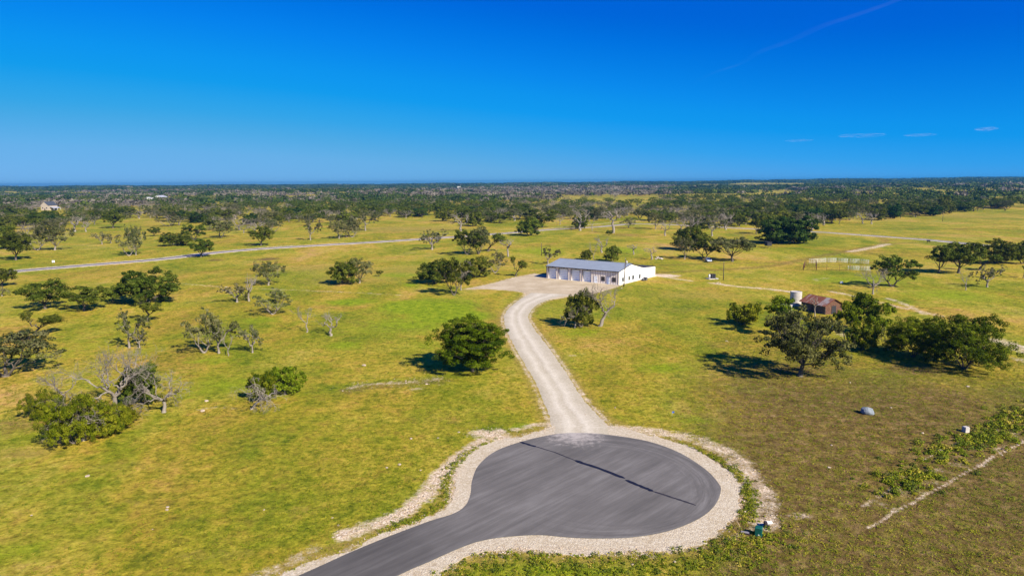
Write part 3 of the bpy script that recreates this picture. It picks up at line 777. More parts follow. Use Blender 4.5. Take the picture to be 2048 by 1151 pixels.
TREES = []
def put_tree(name, key, px, py, wpx, hpx, label, cat='tree', group=None, rz=None, parts=True, pos=None, flip=1):
    wm_, lm_, jm, wx, zz, cx = PROTO[key]
    if pos is None:
        pos = at(px, py)
        s = ppm(pos); W_ = wpx / s; H_ = hpx / s / math.cos(R(PITCH)) * .98
    else: W_, H_ = wpx, hpx
    if rz is None: rz = (random.Random(px * 7 + py).choice((-1, 1)) * random.Random(px + py * 3).uniform(.05, .45))
    sc = (flip * W_ / wx, W_ / wx, H_ / zz)
    if parts:
        o = empty(name, pos, rz); o.scale = sc
        if lm_ is None:
            b = link('branches', wm_, o)
        else:
            link('trunk', wm_, o); link('crown', lm_, o)
    else:
        o = link(name, jm); o.location = pos; o.rotation_euler = (0, 0, rz); o.scale = sc
    tag(o, label, cat, group)
    TREES.append((pos[0], pos[1], W_ / 2))
    return o

HAND = [
 # name, proto, x, base y, width px, height px, label
 ('hackberry_tree','hackberry',945,742,136,112,'broad bright green round tree nearest the left side of the caliche driveway'),
 ('live_oak','bigoak',1600,752,156,136,'wide spreading dark oak casting the biggest shadow, in front of the rusty shed'),
 ('scrub_tree','bigscrub',1928,738,132,112,'large bright green bushy tree, rightmost of the thicket right of the shed'),
 ('scrub_tree','bigscrub',1826,714,98,84,'dull green thicket tree just left of the largest bushy tree at right'),
 ('scrub_tree','scrubtree',1738,666,80,82,'round leafy green tree immediately right of the rusty roofed shed'),
 ('scrub_tree','twin',1693,690,44,92,'narrow yellow green tree beside the standing stone chimney'),
 ('shrub','shrub2',1722,700,66,58,'dark olive shrub at the foot of the round tree right of the shed'),
 ('young_tree','twin',1564,672,60,84,'spindly twin stemmed tree in front of the white water tank'),
 ('broken_tree','snag',1629,634,17,44,'bare broken grey trunk standing in front of the rusty roof'),
 ('shrub','shrub2',1484,649,70,46,'olive green shrub alone in the grass left of the white water tank'),
 ('live_oak','dense1',1162,653,64,76,'dense dark oak beside the tall bare tree right of the driveway'),
 ('dead_tree','twig3',1200,652,76,92,'tall forked bare tree standing right in front of the shop apron'),
 ('dead_tree','bare2',1150,655,60,50,'low tangle of bare branches under the dense dark oak by the driveway'),
 # left foreground
 ('shrub','bigscrub',148,886,92,102,'large dark green shrub nearest the camera at left'),
 ('shrub','bigshrub',212,868,86,66,'olive shrub right of the nearest dark green one in the foreground thicket'),
 ('dead_tree','twig2',168,880,130,100,'grey bare branches poking through the nearest foreground shrubs'),
 ('shrub','bigshrub',84,834,66,56,'yellow green shrub at the left end of the foreground thicket'),
 ('dead_tree','twig1',232,824,160,138,'tallest bare grey tree rising out of the left foreground thicket'),
 ('dead_tree','twig2',328,824,124,100,'bare tree with drooping branches right of the tallest bare tree'),
 ('dead_tree','twig3',122,812,62,80,'small pale bare tree behind the yellow green shrub'),
 ('live_oak','dense1',286,806,80,84,'dark leafy oak between the two big bare trees in the left foreground'),
 ('shrub','shrub1',240,850,60,40,'small green shrub at the foot of the tallest bare tree'),
 ('dead_tree','fallen',503,818,92,66,'collapsed bare tree with branches drooping to the ground'),
 ('shrub','shrub2',528,800,56,62,'dark green shrub wrapped in the collapsed bare tree'),
 ('shrub','lime',571,788,66,58,'bright lime green shrub right of the collapsed bare tree'),
 ('live_oak','greyoak3',12,752,160,88,'big grey green oak cut by the left edge of the frame'),
 ('live_oak','sparse3',70,668,72,48,'small windswept oak leaning left near the left edge'),
 ('live_oak','oak2',91,617,90,60,'rounded live oak left of the pair at the left, trunk clear of leaves'),
 ('live_oak','oak1',169,621,78,50,'smaller live oak between the rounded oak and the big dense oak cluster'),
 ('live_oak','dense2',294,606,122,70,'big dense dark oak clump with foliage touching the ground at left'),
 ('live_oak','oak3',226,602,48,30,'low branch like oak at the left foot of the big dense clump'),
 ('live_oak','sparse3',294,640,54,48,'small leaning oak just in front of the big dense clump'),
 ('live_oak','oak1',4,572,52,36,'dark oak at the left edge just below the country road'),
 ('live_oak','sparse2',4,592,30,20,'little oak at the left edge, lower of the two there'),
 ('dead_tree','sparse1',259,695,50,86,'mostly bare oak with a second small oak at its right side'),
 ('live_oak','sparse2',279,695,34,42,'short bushy oak right beside the mostly bare oak'),
 ('live_oak','greyoak2',408,705,76,92,'thin grey green oak, leftmost of the row of four ragged oaks'),
 ('live_oak','sparse1',438,706,54,82,'dark stemmed ragged oak, second of the row of four'),
 ('dead_tree','bare3',457,711,32,46,'short leaning bare tree, third of the row of four ragged oaks'),
 ('dead_tree','sparse2',505,705,42,60,'ragged bare tree, rightmost of the row of four'),
 ('dead_tree','bare1',498,602,40,56,'bare pale tree left of the grey oak below the dirt track'),
 ('live_oak','greyoak2',545,628,72,54,'grey half leafed oak below the left dirt track'),
 ('live_oak','sparse2',474,604,52,40,'low ragged oak left of the grey half leafed oak'),
 ('live_oak','greyoak1',537,570,62,50,'scruffy oak standing just above the left dirt track'),
 ('dead_tree','bare3',614,664,48,56,'bare tree, left one of the lone pair in the lush meadow'),
 ('dead_tree','bare1',662,671,56,48,'bare tree, right one of the lone pair in the lush meadow'),
 ('live_oak','dense1',690,568,62,50,'green oak, left half of the joined pair in the middle of the meadow'),
 ('live_oak','greyoak1',719,566,58,53,'greyish oak, right half of the joined pair in the middle of the meadow'),
 ('live_oak','oak3',757,552,14,12,'tiny sapling right of the joined oak pair'),
 ('live_oak','dense1',872,566,74,48,'dense oak at the left end of the clump left of the shop apron'),
 ('live_oak','oak4',908,590,66,78,'tall oak in front of the clump left of the shop apron'),
 ('dead_tree','bare2',922,580,44,62,'grey bare branched tree entangled with the tall oak left of the apron'),
 ('live_oak','dense1',952,554,62,42,'dark bushy oak at the right end of the clump left of the apron'),
 ('live_oak','greyoak2',990,545,44,46,'pale ragged oak right of the clump left of the apron'),
 ('live_oak','sparse3',1031,552,34,40,'small oak alone just left of the shop end wall'),
 ('live_oak','sparse2',864,499,56,42,'ragged oak on the edge of the country road left of the oak trio'),
 ('live_oak','oak4',934,509,62,52,'leftmost of the oak trio beside the country road'),
 ('live_oak','greyoak3',957,508,48,56,'middle tree of the oak trio beside the country road'),
 ('live_oak','sparse3',976,502,50,44,'rightmost leaning oak of the trio beside the country road'),
 ('dead_tree','snag',1016,513,30,38,'small bare snag right of the oak trio'),
 # along the country road, left
 ('live_oak','oak1',402,514,48,36,'neat dark oak standing right on the country road'),
 ('live_oak','oak1',522,491,48,38,'round oak above the country road, left of centre'),
 ('live_oak','oak1',32,520,56,54,'tall oak near the left edge above the country road'),
 ('live_oak','greyoak2',258,511,44,48,'slim grey oak above the road, shorter of two'),
 ('live_oak','greyoak1',272,510,38,62,'slim grey oak above the road, taller of two'),
 ('live_oak','sparse2',204,488,30,26,'small open oak with pale trunk, left of two above the road'),
 ('live_oak','sparse1',222,486,24,22,'smaller open oak, right of two above the road'),
 ('live_oak','oak1',308,472,24,18,'small round oak alone in the far left meadow'),
 ('live_oak','dense2',352,491,66,28,'wide low dark oak in the far left meadow'),
 ('live_oak','oak4',388,480,52,34,'dark oak behind the wide low oak in the far left meadow'),
 ('live_oak','greyoak3',442,475,50,34,'oak with dark shade below it above the country road'),
 ('live_oak','greyoak1',110,500,66,56,'grey oak in the left roadside grove with a dark leafy base'),
 ('live_oak','greyoak2',74,500,60,54,'grey oak in the left roadside grove, left of the leafy based one'),
 ('dead_tree','bare2',60,488,52,44,'bare grey tree at the back of the left roadside grove'),
 ('live_oak','dense1',12,498,56,52,'dark oak at the left edge behind the tall roadside oak'),
 ('dead_tree','bare1',150,463,44,36,'bare tree behind the left grove, left one of two'),
 ('dead_tree','bare1',172,463,30,24,'bare tree behind the left grove, right one of two'),
 ('live_oak','oak1',226,456,40,34,'leafy dark oak with a clear shadow in the far left meadow'),
 ('live_oak','sparse1',621,480,30,46,'slender oak with dark base above the country road'),
 ('live_oak','greyoak1',678,477,40,36,'left oak of the close trio above the country road'),
 ('live_oak','greyoak3',694,474,40,38,'middle oak of the close trio above the country road'),
 ('live_oak','greyoak2',704,474,44,40,'right oak of the close trio above the country road'),
 ('dead_tree','sparse1',731,461,34,44,'slim grey tree behind the close trio above the road'),
 ('dead_tree','bare1',922,462,48,40,'pale bare tree left of the round green tree above the road'),
 ('live_oak','dense1',949,452,40,30,'round green tree touching a pale bare tree above the road'),
 ('live_oak','dense1',1059,471,50,36,'neat round green tree standing alone right of the country road bend'),
 ('dead_tree','bare1',1160,461,48,46,'pale bare tree on the road edge, left of the thick trunked one'),
 ('dead_tree','snag',1226,466,40,50,'thick trunked bare tree with stubby limbs on the road edge'),
 ('dead_tree','bare3',1184,461,22,34,'wispy thin bare tree between the two bigger bare trees'),
 ('live_oak','oak1',1218,471,14,11,'tiny dark sapling at the foot of the thick trunked bare tree'),
 ('live_oak','greyoak1',1311,458,36,36,'grey oak behind the country road, right of the road bend'),
 ('dead_tree','bare1',1330,471,34,32,'bare tree just in front of the grey oak right of the bend'),
 ('dead_tree','bare2',1120,449,28,22,'low spreading bare tree behind the road bend'),
 # around the shop
 ('live_oak','sparse1',1096,528,34,38,'scruffy oak poking up behind the left end of the shop'),
 ('live_oak','dense1',1173,519,24,20,'small leafy oak behind the middle of the shop roof'),
 ('dead_tree','bare3',1187,519,24,34,'bare tree behind the middle of the shop roof'),
 ('dead_tree','bare1',1203,505,38,34,'grey bare tree further back behind the shop roof'),
 ('live_oak','dense1',1225,522,32,32,'egg shaped leafy tree behind the right half of the shop roof'),
 ('dead_tree','snag',1267,509,22,22,'stubby leaning bare tree behind the shop, left of two'),
 ('dead_tree','snag',1303,519,26,26,'stubby forked bare tree beside the white rubble heap'),
 ('live_oak','dense1',1378,500,62,50,'tall dense dark oak at the back of the oak group shading the car'),
 ('live_oak','greyoak1',1369,518,42,46,'grey oak at the left front of the group shading the car'),
 ('live_oak','oak4',1410,517,60,46,'oak leaning over the silver car'),
 ('live_oak','umbrella',1464,523,82,50,'wide umbrella shaped oak right of the silver car'),
 ('live_oak','cedar',1548,487,66,54,'very dark dense oak, left half of the big dark clump'),
 ('live_oak','cedar',1592,487,74,56,'very dark dense oak, right half of the big dark clump'),
 ('live_oak','sparse1',1424,472,40,44,'ragged oak with dark trunk above the dense dark oak'),
 ('dead_tree','bare2',1380,468,60,40,'wide pale bare tree behind the oak group shading the car'),
 ('dead_tree','bare1',1451,459,40,38,'bare tree with dark trunk in the grove right of the shop'),
 ('live_oak','oak1',1488,444,36,30,'dark oak with clear trunk at the back of the grove right of the shop'),
 ('live_oak','oak3',1512,467,32,34,'small dark oak left of the big dark clump'),
 ('dead_tree','bare1',1624,459,40,36,'bare tree just behind the right end of the big dark clump'),
 # far right
 ('dead_tree','bare2',1746,588,54,54,'silvery bare tree with forked crown, just behind the white pen'),
 ('live_oak','oak4',1784,573,84,66,'broad dark oak directly right of the white corral panels'),
 ('live_oak','oak3',1877,546,62,60,'open crowned oak, left of the two at the right of the field'),
 ('live_oak','oak1',1917,546,72,62,'tall oak, right of the two at the right of the field'),
 ('live_oak','sparse3',1958,540,50,40,'drooping oak limb mass right of the tall oak at the right'),
 ('dead_tree','bare3',1931,580,32,38,'small bare tree below the two right hand oaks'),
 ('dead_tree','sparse2',1974,574,50,46,'larger bare tree with a few leaves at the right'),
 ('live_oak','dense2',1992,526,92,48,'dense dark oak clump near the right edge'),
 ('live_oak','dense1',2044,527,44,48,'dense dark oak cut by the right edge of the frame'),
 ('live_oak','sparse3',2046,556,20,26,'sliver of a low oak at the right edge below the clump'),
 ('dead_tree','bare1',1725,447,26,26,'pale bare tree in the right pasture, left of two'),
 ('dead_tree','bare1',1743,448,28,26,'pale bare tree in the right pasture, right of two'),
 ('live_oak','cedar',1787,437,30,30,'dark block shaped oak at the front of the right tree belt'),
 ('live_oak','oak4',1828,432,44,26,'wide oak at the front of the right tree belt'),
 ('live_oak','oak3',1678,448,24,30,'small dark oak at the left end of the right pasture belt'),
 ('live_oak','oak1',1885,424,26,34,'tall dark oak with a bare stem at the edge of the right pasture'),
]
for h in HAND:
    nm_, key, px, py, wp, hp, lb = h
    cat = 'shrub' if nm_ == 'shrub' else 'tree'
    put_tree(nm_, key, px, py, wp, hp, lb, cat)
put_tree('bramble', 'bare4', 1775, 700, 50, 50, 'grey tangle of bare twigs at the left side of the dull green thicket tree', 'shrub')
# ------------------------------------------------------------------ the metal shop
def flat_at(px, py): p = at(px, py); return np.array([p[0], p[1], 0.])
Cn = flat_at(1237, 569.6); An = flat_at(1093, 556.0)
ux = (An - Cn); LEN = np.linalg.norm(ux); ux /= LEN              # along the front, towards the left end
vy = np.array([-ux[1], ux[0], 0.]);
if vy[1] < 0: vy = -vy                                           # along the gable, away from the camera
def on_plane(px, py, P0, nrm):
    d = ray(px, py); o_ = np.array([0, 0, CAMH]); t = ((P0 - o_) @ nrm) / (d @ nrm); return o_ + d * t
def fu(px, py):                                                  # front wall -> (distance from near corner, height)
    p = on_plane(px, py, Cn, vy); return float((p - Cn) @ ux), float(p[2])
def gv(px, py):                                                  # gable wall -> (distance from near corner, height)
    p = on_plane(px, py, Cn, ux); return float((p - Cn) @ vy), float(p[2])
EH = fu(1237, 543.2)[1]
rd, RH = gv(1262.8, 527.2)
DEP = rd * 2
wing = gv(1310.5, 533)[0]
print('shop', LEN, EH, rd, RH, DEP, wing, gv(1310.5, 531.5), gv(1287, 533.6), 'vy', vy, 'ground mism', at(1310.5, 555.3) - Cn - vy * wing)
shop = empty('metal_shop', (Cn[0], Cn[1], 0), math.atan2(-ux[1], -ux[0]))
# local frame: x runs from the left end (-LEN) to the near corner (0); y runs back
def siding(name, base, amt=.10, scale=1.6, axis=0, rough=.5):
    k = NT(name, rough)
    s = k.n('ShaderNodeSeparateXYZ'); k.l(k.co.outputs['Object'], s.inputs[0])
    wv = k.math('SINE', k.math('MULTIPLY', s.outputs[axis], 2 * math.pi * scale))
    n = k.noise(.5, 4, .6, stretch=(1, 1, .25))
    f = k.math('ADD', k.math('MULTIPLY', wv, .25), n)
    k.base(k.ramp(f, [(.2, tuple(c * (1 - amt * 2.2) for c in base)), (.75, base)]))
    k.l(k.bump(wv, .6, .03), k.p.inputs['Normal'])
    return k.m
M_wfront = siding('ribbed tan siding', (.82, .72, .61), .16, 1.1, 0)
M_wgable = siding('ribbed white siding', (.86, .84, .80), .03, 1.1, 1)
M_roof = siding('blue grey metal roof', (.25, .29, .33), .10, 1.6, 0, .6)
M_trim = simple('dark bronze trim', (.035, .025, .03), .5)
M_wtrim = simple('white trim', (.80, .78, .75), .5)
M_door = siding('white sectional door', (.88, .93, .95), .05, 1.9, 2)
M_glass = NT('window glass', .1); M_glass.base((.02, .025, .03)); M_glass.p.inputs['Specular IOR Level'].default_value = .6; M_glass = M_glass.m
M_dark = simple('dark interior', (.03, .03, .035), .9)
M_jamb = simple('tan door jamb', (.45, .38, .36), .7)
doors = [(1095.7, 1112.4), (1116.8, 1136.0), (1141.3, 1159.6), (1164.3, 1182.1)]
DU = []
for a, b in doors:
    u1 = -fu(a, 560)[0]; u2 = -fu(b, 562)[0]; DU.append((u1, u2))
DH = fu(1120, 534.6)[1]
DHs = min(DH, EH - .35)
# front wall: piers between garage doors, header, and the office end
rec = .5
mb = MB()
xs = [-LEN] + [v for d in DU for v in d] + [0]
for i in range(0, len(xs), 2):
    x0, x1 = xs[i], xs[i + 1]
    mb.box(((x0 + x1) / 2, .1, EH / 2), (x1 - x0, .2, EH))
for d in DU: mb.box(((d[0] + d[1]) / 2, .1, (DHs + EH) / 2), (d[1] - d[0], .2, EH - DHs))
fw = mb.build('front_wall', M_wfront, shop)
for d in DU:
    jb = MB()
    jb.box((d[0] - .04, .2 + (rec) / 2, DHs / 2), (.08, rec, DHs)).box((d[1] + .04, .2 + rec / 2, DHs / 2), (.08, rec, DHs)).box(((d[0] + d[1]) / 2, .2 + rec / 2, DHs + .04), (d[1] - d[0] + .16, rec, .08))
    jb.build('door_recess', M_jamb, shop)
    g = MB(); n = 5; hh = DHs / n
    for i in range(n): g.box(((d[0] + d[1]) / 2, rec + .12, hh * (i + .5)), (d[1] - d[0], .05, hh - .03))
    g.box(((d[0] + d[1]) / 2, rec + .16, DHs / 2), (d[1] - d[0], .03, DHs))
    go = g.build('garage_door', M_door, shop)
    MB().box(((d[0] + d[1]) / 2, rec + .07, 1.0), (.25, .05, .08)).build('handle', M_trim, go)
# gable (right) wall with ridge, then the rear wing under a dark edged roof
WH = gv(1287, 533.9)[1]; WH2 = gv(1310.5, 532.0)[1]
DEP2 = gv(1286.5, 534)[0]
P = [(0, .2, 0), (0, wing, 0), (0, wing, WH2 - .12), (0, DEP2, WH - .05), (0, rd, RH - .06), (0, .2, EH + (RH - EH) * .2 / rd - .06)]
n6 = len(P)
mb = MB(); mb.poly([(x - .2, y, z) for x, y, z in P] + P, [tuple(range(n6))[::-1], tuple(range(n6, 2 * n6))] + [(i, (i + 1) % n6, n6 + (i + 1) % n6, n6 + i) for i in range(n6)])
gwall = mb.build('gable_wall', M_wgable, shop)
PL = [(-LEN, .2, 0), (-LEN, DEP2, 0), (-LEN, DEP2, WH - .05), (-LEN, rd, RH - .06), (-LEN, .2, EH - .02)]
mb = MB(); mb.poly([(x + .2, y, z) for x, y, z in PL] + PL, [tuple(range(5)), tuple(range(5, 10))[::-1]] + [(i, (i + 1) % 5, 5 + (i + 1) % 5, 5 + i) for i in range(5)]); mb.build('end_wall', M_wfront, shop)
MB().box((-LEN / 2, DEP2 - .1, (WH - .1) / 2), (LEN - .4, .2, WH - .1)).build('rear_wall', M_wfront, shop)
wl = 11.0
MB().box((-wl / 2 - .1, wing - .1, (WH2 - .2) / 2), (wl - .2, .2, WH2 - .2)).box((-wl + .1, (DEP2 + wing) / 2, (WH2 - .3) / 2), (.2, wing - DEP2 - .2, WH2 - .3)).build('wing_wall', M_wgable, shop)
def slab(name, pts, th, m, parent):
    top = [tuple(p) for p in pts]; bot = [(p[0], p[1], p[2] - th) for p in pts]; n = len(pts)
    return MB().poly(top + bot, [tuple(range(n)), tuple(range(n, 2 * n))[::-1]] + [(i, n + i, n + (i + 1) % n, (i + 1) % n) for i in range(n)]).build(name, m, parent)
ov = .25
sl_ = (RH - EH) / rd
rf = slab('roof', [(-LEN - ov, -ov, EH - ov * sl_ + .10), (ov, -ov, EH - ov * sl_ + .10), (ov, rd, RH + .10), (-LEN - ov, rd, RH + .10)], .10, M_roof, shop)
slb = (RH - WH) / (DEP2 - rd)
slab('rear_roof', [(-LEN - ov, rd + .004, RH + .10), (ov, rd + .004, RH + .10), (ov, DEP2 + .1, WH - .1 * slb + .10), (-LEN - ov, DEP2 + .1, WH - .1 * slb + .10)], .10, M_roof, shop)
slab('wing_roof', [(-wl, DEP2 + .11, WH + .02), (.12, DEP2 + .11, WH + .02), (.12, wing + .15, WH2 + .02), (-wl, wing + .15, WH2 + .02)], .14, M_trim, shop)
MB().box((-LEN / 2, rd, RH + .13), (LEN + 2 * ov, .35, .05)).build('ridge_cap', M_roof, rf)
# dark eave gutter, corner trims
MB().box((-LEN / 2, -ov - .07, EH - ov * sl_ + .02), (LEN + 2 * ov, .13, .2)).build('gutter', M_trim, shop)
MB().box((-.06, -.04, EH / 2 - .05), (.18, .07, EH - .1)).build('corner_trim', M_trim, shop)
MB().box((-LEN + .06, -.04, EH / 2 - .05), (.16, .07, EH - .1)).build('corner_trim', M_trim, shop)
def edge(p, q, nm, th=.12): return MB().tube(p, q, th, th, 4).build(nm, M_trim, shop)
edge((ov + .05, -ov, EH - ov * sl_ + .03), (ov + .05, rd, RH + .03), 'rake_trim', .09); edge((ov + .05, rd + .1, RH + .02), (ov + .05, DEP2, WH + .03), 'rake_trim', .09)
for x0 in [xs[i] for i in range(1, len(xs) - 1)]:
    pass
for d in DU:
    MB().box((d[0] + .05, -.03, DHs / 2), (.10, .05, DHs)).box((d[1] - .05, -.03, DHs / 2), (.10, .05, DHs)).box(((d[0] + d[1]) / 2, -.03, DHs - .06), (d[1] - d[0] - .2, .05, .12)).build('door_trim', M_trim, shop)
    MB().box((sum(d) / 2 + .3, -.14, EH - .28), (.35, .25, .14)).build('wall_light', M_dark, shop)
def pane(u0, u1, z0, z1, face, parent, mull=True):
    """window with frame, glass and mullions on the front ('f') or gable ('g') wall"""
    c = (u0 + u1) / 2; cz = (z0 + z1) / 2; wd = abs(u1 - u0); hh = z1 - z0
    def bx(m_, cu, cz_, w_, h_, off, t):
        if face == 'f': m_.box((cu, -off, cz_), (w_, t, h_))
        else: m_.box((off, cu, cz_), (t, w_, h_))
    f = MB()
    bx(f, c, z1 - .04, wd, .08, .03, .07); bx(f, c, z0 + .04, wd, .08, .03, .07)
    bx(f, c - wd / 2 + .04, cz, .08, hh - .16, .03, .07); bx(f, c + wd / 2 - .04, cz, .08, hh - .16, .03, .07)
    if mull: bx(f, c, cz, .05, hh - .16, .035, .05); bx(f, c - wd / 4, cz, wd / 2 - .12, .05, .035, .045); bx(f, c + wd / 4, cz, wd / 2 - .12, .05, .035, .045)
    fo = f.build('window', M_trim if face == 'f' else M_frame, parent)
    g = MB(); bx(g, c, cz, wd - .16, hh - .16, .012, .02); g.build('glass', M_glass, fo)
M_frame = simple('grey window frame', (.30, .32, .33), .5)
for a, b in ((1202.4, 1209.6), (1224.4, 1231.8)):
    u0 = -fu(a, 555)[0]; u1 = -fu(b, 556)[0]; z1 = fu((a + b) / 2, 552.8 if a < 1210 else 554.8)[1]; z0 = fu((a + b) / 2, 561.4 if a < 1210 else 563.4)[1]
    pane(u0, u1, max(z0, .8), z1, 'f', shop)
for a, b in ((1188.6, 1194.6), (1213.4, 1219.6)):
    u0 = -fu(a, 560)[0]; u1 = -fu(b, 562)[0]; c = (u0 + u1) / 2
    f = MB(); f.box((c - .55, -.03, 1.08), (.1, .06, 2.16)).box((c + .55, -.03, 1.08), (.1, .06, 2.16)).box((c, -.03, 2.21), (1.2, .06, .1))
    f.build('door_frame', M_wtrim, shop)
    d_ = MB().box((c, -.02, 1.08), (1.0, .05, 2.14)).build('door', M_door, shop)
    MB().box((c + .38, -.07, 1.0), (.08, .06, .14)).build('handle', M_trim, d_)
for (a, b, t, bt) in ((1243.6, 1247.0, 554.5, 562.4), (1256.4, 1260.2, 551.8, 560.0), (1264.0, 1268.2, 550.0, 558.4), (1277.2, 1281.0, 548.0, 556.4)):
    v0 = gv(a, 556)[0]; v1 = gv(b, 556)[0]; z1 = gv((a + b) / 2, t)[1]; z0 = gv((a + b) / 2, bt)[1]
    pane(v0, v1, z0, z1, 'g', shop)
MB().box((-wl + .5, DEP2 + .4, WH2 + .35), (.9, .9, .5)).build('vehicle_stand_in', M_wtrim, shop)  # pale box added in place of the vehicles showing above the ridge
MB().box((-LEN / 2, -.3, .02), (LEN + .4, .6, .04)).box((.35, wing / 2 - .2, .05), (.5, wing, .1)).build('foundation', simple('concrete pad', (.60, .54, .46), .9), shop)
tag(shop, 'long white metal shop with four garage doors and a blue grey metal roof', 'building')

def local(u, v, z=0):                      # shop frame -> world
    p = Cn - ux * u + vy * v; return (p[0], p[1], z)
ANG = math.atan2(-ux[1], -ux[0])
M_metal = simple('galvanised metal', (.55, .56, .57), .45, metal=.3)
M_acg = simple('dark ac casing', (.10, .10, .11), .6)
def ac(px, py, s, label):
    p = at(px, py); o = empty('air_conditioner', (p[0], p[1], 0), ANG)
    c = MB().box((0, 0, .45 * s), (.85 * s, .85 * s, .8 * s))
    for i in range(6): c.box((0, -.44 * s, (.15 + .12 * i) * s), (.8 * s, .03, .03)).box((.44 * s, 0, (.15 + .12 * i) * s), (.03, .8 * s, .03))
    c.build('casing', M_acg, o)
    MB().tube((0, 0, .851 * s), (0, 0, .93 * s), .36 * s, .36 * s, 16).tube((0, 0, .93 * s), (0, 0, .97 * s), .1, .08, 8).build('fan_grille', M_metal, o)
    tag(o, label, 'air conditioner', 'air conditioners by the shop')
v_ = 1.0
ac(1290.5, 560.2, 1.25, 'larger dark air conditioner on the ground beside the white gable wall')
ac(1286.0, 561.2, .85, 'smaller dark air conditioner left of the larger one by the gable wall')

# ------------------------------------------------------------------ poles
M_pole = simple('creosoted pole wood', (.085, .065, .05), .9, var=.3)
M_wire = simple('black cable', (.02, .02, .02), .6)
M_ins = simple('grey insulator', (.5, .5, .5), .4)
def pole(px, py, hpx, label, arm=True, r=.14, lean=0):
    p = at(px, py); H = hpx / ppm(p)
    o = empty('utility_pole', p)
    MB().tube((0, 0, -.1), (lean, 0, H), r * 1.2, r * .8, 10).build('pole', M_pole, o)
    if arm:
        MB().tube((lean, 0, H - .9), (lean + .35, -.1, H - .9), .05, .05, 6).tube((lean + .35, -.1, H - 1.5), (lean + .35, -.1, H - .6), .2, .2, 12).build('transformer', M_ins, o)
        MB().tube((lean, 0, H), (lean, 0, H + .25), .05, .04, 8).build('insulator', M_ins, o)
    else:
        MB().tube((lean, 0, H), (lean, 0, H + .2), .05, .04, 8).build('insulator', M_ins, o)
    return tag(o, label, 'utility pole')
p1 = pole(1247.5, 572.5, 55, 'dark leaning utility pole in front of the white gable wall', True, .15, .45)
pole(1446.5, 560, 36, 'thin utility pole alone in the grass right of the shop', False, .13)
pole(1083, 511, 25, 'grey utility pole in the field behind the left end of the shop', False, .13)
pole(1885, 443, 22, 'faint pole at the front of the right tree belt', False, .12)
# service cable from the near pole to the shop eave
a = np.array(at(1247.5, 572.5)); b_ = np.array(local(0.2, .8, EH + .1)); a = a + [.45, 0, 7.6]
mb = MB(); N = 10
for i in range(N):
    t0, t1 = i / N, (i + 1) / N
    q0 = a * (1 - t0) + b_ * t0 - [0, 0, .5 * math.sin(math.pi * t0)]; q1 = a * (1 - t1) + b_ * t1 - [0, 0, .5 * math.sin(math.pi * t1)]
    mb.tube(q0, q1, .018, .018, 5)
tag(mb.build('service_cable', M_wire), 'thin black cable from the leaning pole to the shop roof', 'cable')

